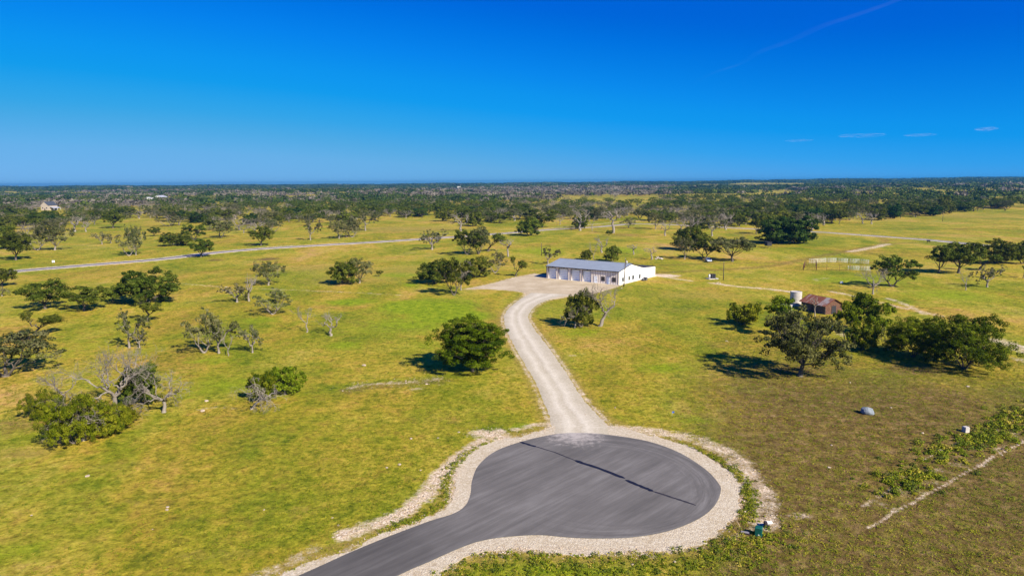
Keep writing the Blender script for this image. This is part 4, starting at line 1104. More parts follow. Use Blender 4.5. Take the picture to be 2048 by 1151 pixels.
# ------------------------------------------------------------------ vehicles
M_tyre = simple('tyre rubber', (.02, .02, .02), .9)
M_rim = simple('wheel rim', (.45, .45, .46), .35, metal=.6)
M_cglass = NT('car glass', .08); M_cglass.base((.015, .02, .025)); M_cglass.p.inputs['Specular IOR Level'].default_value = .8; M_cglass = M_cglass.m
M_lamp = simple('lamp lens', (.6, .08, .05), .3)
M_head = simple('headlamp lens', (.75, .75, .72), .2)
def car(pos, rz, paint, label, kind='car', s=1.0):
    o = empty('parked_' + kind, pos, rz); o.scale = (s, s, s)
    L, W_ = (4.7, 1.85) if kind == 'car' else (5.6, 2.0)
    if kind == 'car': prof = [(-L/2, .45), (-L/2 + .05, .95), (-1.45, 1.05), (-.75, 1.5), (.65, 1.52), (1.55, 1.08), (L/2 - .1, .98), (L/2, .45)]
    else: prof = [(-L/2, .55), (-L/2 + .05, 1.05), (-1.5, 1.15), (-.85, 1.8), (.55, 1.82), (.75, 1.15), (L/2 - .03, 1.15), (L/2, .55)]
    n = len(prof)
    def side(y, ins=0): return [(x, y * (.86 if z > 1.2 else 1), z) for x, z in prof]
    b = MB(); b.poly(side(-W_/2) + side(W_/2), [tuple(range(n)), tuple(range(n, 2*n))[::-1]] + [(i, n + i, n + (i+1) % n, (i+1) % n) for i in range(n)])
    body = b.build('body', paint, o, bevel=.07)
    g = MB()
    for sy in (-1, 1):
        zt = 1.44 if kind == 'car' else 1.72; x0, x1 = (-.7, .6) if kind == 'car' else (-.8, .5)
        yb, yt = sy * (W_/2 * .955 + .012), sy * (W_/2 * .86 + .035)
        g.poly([(x0 - .4, yb, 1.16), (x1 + .35 if kind == 'car' else x1, yb, 1.16), (x1, yt, zt), (x0, yt, zt)], [(0, 1, 2, 3)])
    xa, za, xb, zb = (-1.45, 1.05, -.75, 1.5) if kind == 'car' else (-1.5, 1.15, -.85, 1.8)
    nx, nz = -(zb - za), (xb - xa); ll = math.hypot(nx, nz); nx, nz = nx / ll * .03, nz / ll * .03
    g.poly([(xa + .06 + nx, -W_*.42, za + .06 + nz), (xa + .06 + nx, W_*.42, za + .06 + nz), (xb - .05 + nx, W_*.38, zb - .05 + nz), (xb - .05 + nx, -W_*.38, zb - .05 + nz)], [(0, 1, 2, 3)])
    if kind == 'car': g.poly([(1.45, -W_*.42, 1.16), (1.45, W_*.42, 1.16), (.72, W_*.38, 1.52), (.72, -W_*.38, 1.52)], [(0, 1, 2, 3)])
    g.build('windows', M_cglass, o)
    for sx in (-1.45, 1.45):
        for sy in (-1, 1):
            w_ = MB().tube((sx, sy * (W_/2 - .22), .34), (sx, sy * (W_/2 + .02), .34), .34, .34, 18).build('wheel', M_tyre, o)
            MB().tube((sx, sy * (W_/2 + .021), .34), (sx, sy * (W_/2 + .03), .34), .2, .2, 12).build('rim', M_rim, w_)
    for sy in (-1, 1):
        MB().box((-L/2 - .01, sy * .65, .78), (.06, .34, .14)).build('headlight', M_head, o)
        MB().box((L/2 + .0, sy * .7, .82), (.06, .26, .16)).build('tail_light', M_lamp, o)
    return tag(o, label, kind)
M_silver = simple('silver blue car paint', (.52, .60, .72), .25, metal=.2, var=.03, spec=.6)
M_wpaint = simple('white truck paint', (.82, .83, .84), .3, var=.03, spec=.6)
M_wpaint2 = simple('dark blue car paint', (.05, .09, .18), .3, var=.03, spec=.6)
pc = at(1417, 523.5)
car(pc, R(84), M_silver, 'silver blue car parked in the shade under the leaning oak')
# no vehicles are modelled behind the roof ridge; a pale box stands in

# ------------------------------------------------------------------ white pipe pen and rusty corral
M_wpipe = simple('white pipe', (.72, .76, .76), .5)
M_rpipe = simple('rusty pipe', (.13, .06, .035), .8, var=.3)
def pen(px_line, top_px, name, m, label, rails, bay, cat='fence', posts=True, r=.035, diag=False):
    L = smooth_line([at(*p)[:2] for p in px_line], 1.0)
    H = top_px / ppm([L[len(L)//2][0], L[len(L)//2][1], 0]); n = max(3, int(np.linalg.norm(np.diff(L, axis=0), axis=1).sum() / bay) + 1)
    Q = resample(L, n); o = empty(name, (Q[0][0], Q[0][1], float(hgt(*Q[0]))))
    b0 = np.array([Q[0][0], Q[0][1], float(hgt(*Q[0]))])
    for q in Q:
        z = float(hgt(*q)); c = np.array([q[0], q[1], z]) - b0
        MB().tube(c - [0, 0, .1], c + [0, 0, H], r * 1.5, r * 1.5, 6).build('post', m, o)
    for i in range(n - 1):
        a = np.array([*Q[i], float(hgt(*Q[i]))]) - b0; b = np.array([*Q[i+1], float(hgt(*Q[i+1]))]) - b0
        mb = MB()
        for k_ in range(rails):
            z = H * (.18 + .8 * k_ / max(rails - 1, 1)); mb.tube(a + [0, 0, z], b + [0, 0, z], r, r, 5)
        if diag:
            for t in (.25, .5, .75):
                c = a * (1 - t) + b * t; mb.tube(c + [0, 0, H * .18], c + [0, 0, H * .98], r * .8, r * .8, 5)
        mb.build('panel', m, o)
    return tag(o, label, cat)
pen([(1618,527),(1640,526),(1660,525),(1690,526),(1715,527),(1737,529)], 9.5, 'corral_fence', M_wpipe, 'curved run of tall white pipe corral panels', 6, 3.6, diag=True, r=.032)
pen([(1606,541),(1622,542),(1632,542),(1660,541),(1677,542),(1700,541)], 13, 'corral_fence', M_rpipe, 'low rusty brown pipe corral in front of the white panels', 3, 3.6)
pen([(1606,541),(1612,532),(1630,531),(1633,541)], 12, 'cattle_chute', M_rpipe, 'rusty pipe pen at the left end of the brown corral', 4, 2.0)
pen([(1696,540),(1715,541),(1740,542)], 9.5, 'corral_fence', M_wpipe, 'short white panel run between the rusty corral and the broad dark oak', 5, 3.2, diag=True, r=.032)

# ------------------------------------------------------------------ tank, shed and ruins
M_conc = simple('old white concrete', (.46, .43, .38), .9, var=.2, scale=1.2, bump=.3)
M_concd = simple('stained concrete', (.42, .40, .36), .9, var=.2, scale=1.2)
pt = at(1591, 610); s = ppm(pt); rr_ = 11 / s; hh = 28 / s
o = empty('water_tank', pt)
MB().lathe([(rr_, -.1), (rr_, hh * .98), (rr_ * .93, hh), (rr_ * .9, hh), (rr_ * .9, hh - .35)], 28).build('tank_wall', M_conc, o)
for i in range(4): MB().lathe([(rr_ + .035, hh * (.2 + .25 * i)), (rr_ + .035, hh * (.2 + .25 * i) + .1)], 28).build('hoop', M_concd, o)
MB().lathe([(rr_ * .88, hh - .3), (rr_ * .02, hh - .22)], 28).build('lid', M_concd, o)
tag(o, 'round white concrete water tank left of the rusty roofed shed', 'water tank')
pb = at(1573, 622); s = ppm(pb)
o = empty('concrete_box', pb, R(25))
MB().box((0, 0, .75), (1.9, 1.7, 1.6)).build('body', M_conc, o, bevel=.05)
MB().box((0, 0, 1.6), (2.05, 1.85, .12)).build('lid', M_conc, o, bevel=.02)
tag(o, 'small white cube shaped cistern at the left foot of the water tank', 'cistern')
# rusty shed
k = NT('rusty corrugated iron', .75)
s_ = k.n('ShaderNodeSeparateXYZ'); k.l(k.co.outputs['Object'], s_.inputs[0])
wv = k.math('SINE', k.math('MULTIPLY', s_.outputs[0], 30)); n = k.noise(.9, 7, .75, stretch=(1.6, .35, 1)); fl = k.math('FLOOR', k.math('MULTIPLY', s_.outputs[0], 1.3))
wn = k.n('ShaderNodeTexWhiteNoise', noise_dimensions='1D'); k.l(fl, wn.inputs['W'])
f = k.math('ADD', n, k.math('MULTIPLY', k.math('SUBTRACT', wn.outputs['Value'], .5), .35))
k.base(k.ramp(f, [(.32, (.34, .30, .26)), (.42, (.26, .095, .045)), (.55, (.18, .055, .022)), (.68, (.30, .15, .09)), (.8, (.38, .33, .30))])); k.l(k.bump(wv, .5, .03), k.p.inputs['Normal'])
M_rust = k.m
M_plank = simple('weathered dark planks', (.10, .085, .075), .9, var=.45, scale=3)
M_plank2 = simple('reddish boards', (.13, .065, .04), .9, var=.4, scale=3)
S0 = at(1650, 629); S1 = at(1602, 618); e = (S1 - S0)[:2]; SL = np.linalg.norm(e); e /= SL; SW = 5.2
rz = math.atan2(-e[1], -e[0]); o = empty('rusty_shed', (S0[0], S0[1], S0[2]), rz)
eh, rh = 2.3, 3.7
k_ = MB()
for x0, x1 in ((-SL, -SL * .55), (-SL * .52, -.05)): k_.box(((x0 + x1) / 2, .06, eh / 2), (x1 - x0, .12, eh))
k_.box((-SL / 2, SW - .06, eh / 2), (SL, .12, eh)); k_.build('side_wall', M_plank, o)
for x in (-.06, -SL + .06):
    m_ = MB(); pts = [(x, .12, 0), (x, SW - .12, 0), (x, SW - .12, eh), (x, SW / 2, rh - .12), (x, .12, eh)]
    m_.poly([(a_ - .05, b_, c_) for a_, b_, c_ in pts] + [(a_ + .05, b_, c_) for a_, b_, c_ in pts], [tuple(range(5))[::-1], tuple(range(5, 10))] + [(i, (i + 1) % 5, 5 + (i + 1) % 5, 5 + i) for i in range(5)])
    gw = m_.build('end_wall', M_plank2, o)
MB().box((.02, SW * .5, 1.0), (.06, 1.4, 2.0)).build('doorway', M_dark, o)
slab('roof', [(-SL - .4, -.5, eh - .25), (.4, -.5, eh - .25), (.4, SW / 2, rh), (-SL - .4, SW / 2, rh)], .05, M_rust, o)
slab('roof', [(-SL - .4, SW / 2 + .004, rh), (.4, SW / 2 + .004, rh), (.4, SW + .5, eh - .25), (-SL - .4, SW + .5, eh - .25)], .05, M_rust, o)
tag(o, 'tumbledown shed with a rusty corrugated roof behind the spreading oak', 'shed')
# stones
k = NT('limestone rock', .95); n = k.noise(1.5, 8, .75); k.base(k.ramp(n, [(.3, (.24, .18, .12)), (.5, (.42, .34, .25)), (.7, (.58, .50, .40))])); k.l(k.bump(n, .8, .1), k.p.inputs['Normal']); M_rock = k.m
k = NT('white limestone', .95); n = k.noise(2.5, 8, .75); k.base(k.ramp(n, [(.3, (.38, .32, .25)), (.6, (.62, .56, .47))])); k.l(k.bump(n, .8, .1), k.p.inputs['Normal']); M_wrock = k.m
k = NT('blue grey rock', .9); n = k.noise(2.5, 8, .75); k.base(k.ramp(n, [(.3, (.10, .12, .14)), (.6, (.22, .25, .27)), (.8, (.36, .38, .38))])); k.l(k.bump(n, .8, .1), k.p.inputs['Normal']); M_brock = k.m
def rock_mesh(seed, n=90):
    rg = np.random.RandomState(seed); bm = bmesh.new(); bmesh.ops.create_icosphere(bm, subdivisions=3, radius=1)
    pl = [(Vector(rg.normal(0, 1, 3)).normalized(), rg.uniform(.55, .9)) for _ in range(9)]
    for v in bm.verts:
        for nn, dd in pl:
            q = v.co.dot(nn)
            if q > dd: v.co -= nn * (q - dd)
        v.co += Vector(rg.normal(0, .012, 3))
    me = bpy.data.meshes.new('rock'); bm.to_mesh(me); bm.free(); return me
def rock(px, py, wpx, hpx, m, seed, label, name='boulder', group=None):
    me = rock_mesh(seed); me.materials.append(m); o = link(name, me); p = at(px, py); s = ppm(p)
    o.location = p + [0, 0, hpx / s * .32]; o.scale = (wpx / s / 1.7, wpx / s / 1.9, hpx / s / 1.7); o.rotation_euler = (0, 0, seed)
    return tag(o, label, 'rock', group)
rock(1735, 826, 26, 16, M_brock, 3, 'blue grey boulder lying alone on the brown ground at right')
mbx = at(1931, 863); o = MB().box((0, 0, .32), (.62, .62, .7)).box((0, 0, .69), (.52, .52, .06)).build('concrete_block', M_conc, None, bevel=.05); o.location = mbx; o.rotation_euler = (0, 0, R(12))
tag(o, 'pale square concrete marker block beside the weedy strip at the right', 'block')
# rubble heap near the shed, chimney stub, white heap behind the shop
def rubble(px, py, wpx, hpx, n, m, label, seed, name='rubble_heap', tall=False):
    rg = np.random.RandomState(seed); p = at(px, py); s = ppm(p); bm = bmesh.new()
    for i in range(n):
        a = rg.uniform(0, 6.28); q = rg.uniform(0, 1) ** .6; r_ = wpx / s * .5 * q
        z = (hpx / s) * (1 - q) * rg.uniform(.3, 1) if not tall else (hpx / s) * i / n
        if tall: r_ *= .35
        sz = rg.uniform(.14, .32) * (wpx / s) * .45
        mt = Matrix.Translation((r_ * math.cos(a), r_ * math.sin(a) * .8, z)) @ Matrix.Rotation(rg.uniform(0, 3), 4, rg.normal(0, 1, 3)) @ Matrix.Diagonal((sz, sz * .8, sz * .6, 1))
        r1 = bmesh.ops.create_icosphere(bm, subdivisions=2, radius=.6, matrix=mt)
        for v in r1['verts']: v.co += Vector(rg.normal(0, sz * .04, 3))
    me = bpy.data.meshes.new(name); bm.to_mesh(me); bm.free(); me.materials.append(m); o = link(name, me); o.location = p
    return tag(o, label, 'rubble')
rubble(1664, 658, 32, 12, 26, M_rock, 'heap of tan stone rubble just in front of the rusty shed', 1)
rubble(1701, 690, 9, 24, 16, M_rock, 'narrow standing remnant of a stone chimney under the round tree', 2, 'stone_chimney', True)
rubble(1318, 518, 20, 7, 30, M_wrock, 'white limestone heap behind the shop beside a stubby bare tree', 3)
rubble(1436, 567, 12, 6, 14, M_wrock, 'small white stone heap at the start of the pale trench', 4)
rubble(1452, 683, 10, 5, 9, M_wrock, 'scatter of white stones in the grass left of the spreading oak', 5)
rubble(1346, 545, 6, 2, 6, M_wrock, 'few pale stones on the bare patch by the rear of the shop', 6)
# fallen pale log
a = at(1582, 645); b = at(1608, 637)
o = MB().tube((0, 0, .2), tuple((b - a) + [0, 0, .2]), .22, .12, 10).tube(tuple((b - a) * .6 + [0, 0, .2]), tuple((b - a) * .75 + [.3, .8, .5]), .1, .04, 8).build('fallen_log', DEAD); o.location = a
tag(o, 'pale fallen log lying in the grass behind the spreading oak', 'log')
# well house on a slab
p = at(1424, 557.5); o = empty('well_house', p, R(15))
MB().box((0, 0, .12), (3.4, 2.4, .25)).build('slab', M_conc, o, bevel=.03)
MB().box((.3, .1, .95), (1.5, 1.2, 1.4)).build('cabinet', M_dark, o, bevel=.04)
MB().tube((-1.0, 0, .25), (-1.0, 0, 1.5), .3, .3, 14).tube((-1.0, 0, 1.5), (-1.0, 0, 1.6), .3, .1, 14).build('pressure_tank', M_metal, o)
tag(o, 'little well pump cabinet and tank on a white slab right of the shop', 'pump')
# dark stand under the dark clump
p = at(1536, 495.5); o = empty('hunting_blind', p, R(20))
MB().box((0, 0, 1.9), (2.6, 2.0, 1.6)).box((0, 0, 2.78), (2.9, 2.3, .12)).build('box', M_dark, o)
for sx in (-1, 1):
    for sy in (-1, 1): MB().tube((sx * 1.1, sy * .8, -.05), (sx * 1.1, sy * .8, 1.1), .06, .06, 6).build('leg', M_pole, o)
tag(o, 'dark boxy stand on legs beneath the big dark oak clump', 'blind')
# cattle
M_cow = simple('black hide', (.012, .011, .010), .8)
def cow(px, py, rz, label, m=M_cow, s=1.0):
    p = at(px, py); o = empty('cow', p, rz); o.scale = (s, s, s)
    me = bpy.data.meshes.new('body')
    v = [(-.85, 0, 1.12), (-.3, 0, 1.05), (.35, 0, 1.08), (.75, 0, 1.2), (1.05, 0, 1.3), (1.3, 0, 1.15), (1.5, 0, .98), (-.98, 0, .95), (-1.02, 0, .45)]
    e_ = [(0, 1), (1, 2), (2, 3), (3, 4), (4, 5), (5, 6), (0, 7), (7, 8)]; rad = [.3, .38, .38, .32, .2, .17, .09, .05, .03]
    for bx, top in ((-.75, 0), (.6, 3)):
        for sy in (-1, 1):
            i = len(v); hind = bx < 0
            v += [(bx, sy * .2, .8), (bx + (.06 if hind else 0), sy * .2, .55) if not hind else (bx - .08, sy * .2, .48), (bx, sy * .2, .22), (bx + .02, sy * .2, .02)]
            e_ += [(0 if hind else 3, i), (i, i + 1), (i + 1, i + 2), (i + 2, i + 3)]; rad += [.16, .09, .06, .06]
    me.from_pydata(v, e_, [])
    b = link('body', me, o); me.materials.append(m)
    sk = b.modifiers.new('skin', 'SKIN')
    for i, r_ in enumerate(rad): me.skin_vertices[0].data[i].radius = (r_, r_)
    me.skin_vertices[0].data[1].use_root = True
    b.modifiers.new('sub', 'SUBSURF').levels = 1
    for sy in (-1, 1): MB().box((1.22, sy * .22, 1.28), (.07, .2, .1)).build('ear', m, o)
    return tag(o, label, 'cow')
cow(1857, 485.5, R(200), 'black cow standing by the country road at the right')
cow(2010, 422, R(20), 'black cow grazing far out in the right pasture', s=1.1)
cow(1270, 444, R(60), 'dark cow standing beyond the road bend')
o = MB().box((0, 0, .55), (1.0, .12, .8)).box((-.4, 0, .3), (.08, .08, .8)).box((.4, 0, .3), (.08, .08, .8)).build('roadside_sign', M_wpaint); o.location = at(107, 525); o.rotation_euler = (0, 0, R(15))
tag(o, 'tiny white sign beyond the country road at far left', 'sign')
o = MB().box((0, 0, .5), (1.6, .9, .9)).box((0, 0, 1.0), (1.7, 1.0, .1)).build('white_crate', M_wpaint, None, bevel=.03); o.location = at(1683, 566); o.scale = (.5, .5, .5)
tag(o, 'small white box at the left tip of the broad dark oak shadow', 'box')

# ------------------------------------------------------------------ utility fittings beside the turning circle
M_green = simple('dark green utility paint', (.006, .085, .062), .5, var=.1)
p = at(1517, 1070); o = empty('utility_pedestal', p, R(-28))
MB().box((0, 0, .38), (.62, .55, .78)).build('body', M_green, o, bevel=.03)
MB().poly([(-.34, -.31, .77), (.34, -.31, .77), (.34, .31, .77), (-.34, .31, .77), (-.26, -.22, .88), (.26, -.22, .88), (.26, .22, .88), (-.26, .22, .88)], [(0, 1, 5, 4), (1, 2, 6, 5), (2, 3, 7, 6), (3, 0, 4, 7), (4, 5, 6, 7), (3, 2, 1, 0)]).build('lid', M_green, o, bevel=.015)
MB().box((.05, -.285, .2), (.1, .02, .07)).build('label_plate', M_wtrim, o)
tag(o, 'dark green utility box at the lower right of the turning circle', 'utility box')
p = at(1536, 1053); o = empty('utility_meter_box', p, R(12))
MB().box((.12, 0, .42), (.5, .26, .22), rx=R(35)).build('cover', M_wtrim, o, bevel=.02)
MB().box((-.24, .05, .30), (.26, .3, .5)).box((-.1, .05, .05), (.6, .3, .12)).build('casing', M_trim, o, bevel=.02)
tag(o, 'white topped black pipe cover right behind the green utility box', 'meter box')
p = at(1490, 1066); o = empty('valve_cover', p, R(-20))
MB().box((0, 0, .06), (.85, .42, .14)).build('frame', M_trim, o, bevel=.02)
MB().box((0, 0, .145), (.7, .3, .03)).build('lid', simple('grey lid', (.22, .21, .22), .8), o)
tag(o, 'flat dark valve cover left of the green utility box', 'valve cover')
a = at(1482, 1060); b = at(1470, 1043); o = MB().tube((0, 0, .12), tuple((b - a) + [0, 0, .5]), .025, .02, 6).build('wooden_stake', simple('raw stake wood', (.62, .45, .25), .9)); o.location = a
tag(o, 'thin tan stake leaning beside the flat valve cover', 'stake')
p = at(1344, 833); o = empty('marker_flag', p)
MB().tube((0, 0, -.05), (0, 0, .8), .012, .012, 6).build('pole', M_metal, o)
MB().box((.14, 0, .68), (.3, .012, .22)).build('flag', simple('blue flag', (.02, .10, .45), .6), o)
tag(o, 'small blue marker flag in the grass above the turning circle', 'flag')
# loose white stones that can be counted in the grass
ST = [(799,929,9,'left'),(841,940,5,''),(774,935,6,''),(822,877,7,''),(876,876,6,''),(918,864,6,''),(677,1050,6,''),(665,1035,5,''),(1658,935,8,''),(1663,890,5,''),(1845,866,7,''),(1937,852,4,''),(2004,910,5,''),(335,1014,8,''),(334,1019,7,''),(305,1058,4,''),(175,952,10,''),(63,1030,5,''),(528,1019,5,''),(413,802,9,''),(405,822,11,''),(728,731,10,''),(853,768,6,''),(812,766,6,''),(1230,815,5,''),(1782,815,5,''),(1936,773,7,''),(1700,765,5,''),(1243,577,5,''),(2036,890,6,''),(1750,1110,5,''),(1580,1090,6,''),(1480,1101,7,''),(1350,1123,7,''),(1265,1128,7,''),(1155,1128,6,'')]
def where(x, y):
    if y > 1000: a = 'near the bottom'
    elif y > 850: a = 'level with the circle'
    elif y > 740: a = 'in the middle meadow'
    else: a = 'further back'
    return a
NAMED = {0:'largest white stone in the grass left of the turning circle',3:'white stone at the upper left of the spoil trail',6:'white stone on the grass near the lower left road arm',8:'white stone on brown ground right of the turning circle',13:'flat pale stone, upper of a close pair in the lower left grass',14:'flat pale stone, lower of a close pair in the lower left grass',16:'long pale stone below the left foreground thicket',19:'white stone, upper of two right of the drooping bare tree',20:'pale slab stone, lower of two right of the drooping bare tree',21:'pale grey stone alone in the middle of the left meadow',28:'white stone at the foot of the leaning utility pole',32:'white stone on the lower right gravel edge of the turning circle'}
SM = [rock_mesh(50 + i) for i in range(4)]
for m_ in SM: m_.materials.append(M_rock)
for i, (x, y, wd, _) in enumerate(ST):
    p = at(x, y); s = ppm(p); o = link('stone', SM[i % 4]); r_ = wd / s / 1.9
    o.location = p + [0, 0, r_ * .2]; o.scale = (r_, r_ * .8, r_ * .45); o.rotation_euler = (0, 0, i * 1.3)
    side = 'left of the turning circle' if x < 940 else ('below the turning circle' if y > 1080 else 'right of the driveway')
    tag(o, NAMED.get(i, 'small white stone in grass %s, %s' % (side, where(x, y))), 'stone', 'loose white stones in the grass')

# ------------------------------------------------------------------ shoulder rubble, weeds (stuff)
rg = np.random.RandomState(5)
ico = bmesh.new(); bmesh.ops.create_icosphere(ico, subdivisions=1, radius=1); iv = np.array([v.co for v in ico.verts]); ifc = np.array([[v.index for v in f.verts] for f in ico.faces]); ico.free()
def scatter_stones(name, P, S, m, label, cat):
    n = len(P); d = rg.uniform(.55, 1.25, (n, len(iv), 1)) * iv[None]; a = rg.uniform(0, 6.28, n); c, s = np.cos(a), np.sin(a)
    d = d * np.stack([S * rg.uniform(.8, 1.3, n), S * rg.uniform(.6, 1, n), S * rg.uniform(.35, .7, n)], 1)[:, None, :]
    X = d[..., 0] * c[:, None] - d[..., 1] * s[:, None]; Y = d[..., 0] * s[:, None] + d[..., 1] * c[:, None]
    Vv = np.stack([X + P[:, 0, None], Y + P[:, 1, None], d[..., 2] + P[:, 2, None]], 2).reshape(-1, 3)
    Ff = (ifc[None] + (np.arange(n) * len(iv))[:, None, None]).reshape(-1, 3)
    o = link(name, mesh_np(name, Vv, Ff, [m])); tag(o, label, cat, kind='stuff'); return o
def along(px, n, wd, off=0):
    L = smooth_line([at(*p)[:2] for p in px], .5); i = rg.randint(0, len(L), n); return L[i] + rg.normal(0, wd, (n, 2))
P = np.vstack([along(left_spoil, 900, .5), along(right_spoil, 500, .9), GRAV[rg.randint(0, len(GRAV), 3600)] * .992 + np.array(CEN) * .008 + rg.normal(0, .42, (3600, 2)), DRL[rg.randint(0, 130, 420)] + rg.normal(0, .3, (420, 2)), DRR[rg.randint(0, 130, 420)] + rg.normal(0, .3, (420, 2)),
               along([(690,776),(740,768),(800,765),(880,757)], 240, 1.3), along([(940,866),(1000,862),(1010,880)], 200, .8), along([(960,1100),(1100,1098),(1230,1102),(1330,1095)], 800, .4), along([(915,935),(900,975),(905,1000)], 800, .45), along([(1000,1110),(1040,1085)], 160, .5)])
ok = ~in_poly(P[:, 0], P[:, 1], ASPH); P = P[ok]
P3 = np.column_stack([P, hgt(P[:, 0], P[:, 1]) + .02]); S = rg.uniform(.025, .09, len(P)) * np.where(rg.uniform(0, 1, len(P)) < .06, 2.0, 1)
scatter_stones('shoulder_stones', P3, S, M_rock, 'broken white limestone strewn along the gravel edges and spoil trail', 'stones')

k = NT('weed leaves', .8); k.p.inputs['Specular IOR Level'].default_value = .1
n = k.noise(.35, 3, .6)
f = k.math('ADD', k.math('MULTIPLY', n, .35), k.math('MULTIPLY', k.attr('tint'), .65))
c = k.ramp(f, [(.2, (.09, .11, .02)), (.36, (.11, .16, .008)), (.5, (.19, .23, .010)), (.64, (.32, .30, .02)), (.8, (.48, .38, .07))])
k.base(c); tb = k.n('ShaderNodeBsdfTranslucent'); k.l(c, tb.inputs[0]); mx = k.n('ShaderNodeMixShader'); mx.inputs[0].default_value = .25
k.l(k.p.outputs[0], mx.inputs[1]); k.l(tb.outputs[0], mx.inputs[2]); k.l(mx.outputs[0], k.t.nodes['Material Output'].inputs['Surface'])
M_weed = k.m
def mask_at(M, x, y):
    r = np.hypot(x, y); a = np.arctan2(x, y)
    i = np.clip(np.searchsorted(rings, r), 0, nr - 1); j = np.clip(np.searchsorted(ang, a), 0, na - 1); return M[i, j]
def clear_of_roads(x, y):
    return ~(in_poly(x, y, ASPH) | in_poly(x, y, GRAV) | in_poly(x, y, np.vstack([DRL, DRR[::-1]])) | in_poly(x, y, APRON))
def fbm(x, y, s, seed):
    r_ = np.random.RandomState(seed); v = 0
    for o_ in range(4):
        for _ in range(3):
            a = r_.uniform(0, 6.28); f_ = s * 1.9 ** o_; v = v + np.sin((x * math.cos(a) + y * math.sin(a)) * f_ + r_.uniform(0, 6.28)) / 1.7 ** o_
    return v / 4
def weeds(name, n, rmin, rmax, size, per, label, pw=1.6, dens=None, amin=-41, amax=41, lift=.5):
    r = (rg.uniform(rmin ** (2 - pw), rmax ** (2 - pw), n)) ** (1 / (2 - pw)) if pw != 2 else rmin * (rmax / rmin) ** rg.uniform(0, 1, n)
    a = np.radians(rg.uniform(amin, amax, n)); x, y = r * np.sin(a), r * np.cos(a)
    ok = clear_of_roads(x, y) & (mask_at(pale, x, y) < .45)
    if dens is not None: ok &= rg.uniform(0, 1, n) < dens(x, y)
    x, y, r = x[ok], y[ok], r[ok]; n = len(x); lu = mask_at(lush, x, y); dr = mask_at(dry, x, y); so_ = mask_at(soil, x, y)
    tint = np.clip(.42 + .22 * fbm(x, y, .06, 3) + rg.normal(0, .13, n) + .1 * lu + .25 * dr + .10 * so_, 0, 1)
    S = size * rg.uniform(.5, 1.5, n)
    C = np.column_stack([x, y, hgt(x, y) + S * .3]); idx = np.repeat(np.arange(n), per); m = len(idx)
    d = rg.normal(0, 1, (m, 3)); d[:, 2] = np.abs(d[:, 2]) * .6; d /= np.linalg.norm(d, axis=1)[:, None]
    Pp = C[idx] + d * S[idx, None] * rg.uniform(.3, 1, (m, 1)) * np.array([1.2, 1.2, .6])
    N = d * .6 + rg.normal(0, .5, d.shape) + np.array([0, 0, lift]); N /= np.linalg.norm(N, axis=1)[:, None]
    T = np.cross(N, rg.normal(0, 1, d.shape)); T /= np.linalg.norm(T, axis=1)[:, None]; B = np.cross(N, T); q = S[idx, None] * rg.uniform(.26, .52, (m, 1))
    Vv = np.stack([Pp + T * q * .7, Pp + B * q * .35, Pp - T * q * .7, Pp - B * q * .35], 1).reshape(-1, 3)
    o = link(name, mesh_np(name, Vv, np.arange(m * 4).reshape(-1, 4), [M_weed], cols=np.repeat(tint[idx], 4)))
    return tag(o, label, 'weeds', kind='stuff')
right = lambda x, y: np.clip(.30 + .6 * sstep(3, 22, x * 60 / np.maximum(y, 1) * 1.0) + .3 * fbm(x, y, .09, 7), .04, 1)
weeds('weed_tufts', 60000, 48, 150, .17, 12, 'low clumps of weeds and bunch grass covering the near pasture', 1.3, right)
weeds('grass_tufts', 100000, 44, 260, .14, 8, 'short tussocks of green and yellow grass all over the pasture', 1.6, lambda x, y: np.clip(.35 + .5 * fbm(x, y, .12, 11), .05, 1))
def strip_weeds(name, px, n, wd, size, per, label, t0):
    P = along(px, n, wd); ok = clear_of_roads(P[:, 0], P[:, 1]); P = P[ok]; n = len(P); S = size * rg.uniform(.4, 1.5, n); C = np.column_stack([P, hgt(P[:, 0], P[:, 1]) + S * .35])
    rr2 = np.random.RandomState(n); LV, LF, LT = leaves(rr2, C, S, np.tile([0, 0, .6], (n, 1)), int(per * 1.5), size * .40, flat=.7, tints=np.clip(t0 - .06 + rr2.normal(0, .2, n), 0, 1))
    return tag(link(name, mesh_np(name, LV, LF, [M_weed], cols=LT)), label, 'weeds', kind='stuff')
strip_weeds('weed_strip', [(1780,975),(1830,948),(1850,940)], 90, 1.3, .40, 50, 'tall yellow green weeds between the pale ruts at right', .5)
strip_weeds('weed_strip', [(1880,915),(1930,890),(1990,862),(2048,836),(2100,812)], 300, 1.6, .42, 50, 'long belt of tall green weeds running off the right edge', .48)
strip_weeds('weed_strip', [(1320,880),(1370,893),(1420,912),(1462,940),(1490,970),(1500,1000),(1496,1040)], 500, .5, .22, 24, 'green weed ring between the gravel and the right spoil trail', .5)
strip_weeds('weed_strip', [(985,884),(945,905),(912,930),(893,965),(888,1000),(850,1028),(770,1060)], 420, .4, .2, 24, 'green weed line between the gravel and the left spoil trail', .52)
strip_weeds('weed_strip', [(900,1150),(1000,1132),(1100,1135),(1200,1138),(1300,1128),(1400,1118),(1500,1090),(1560,1075)], 620, 1.5, .26, 26, 'rough green weeds below the turning circle at the bottom', .45)
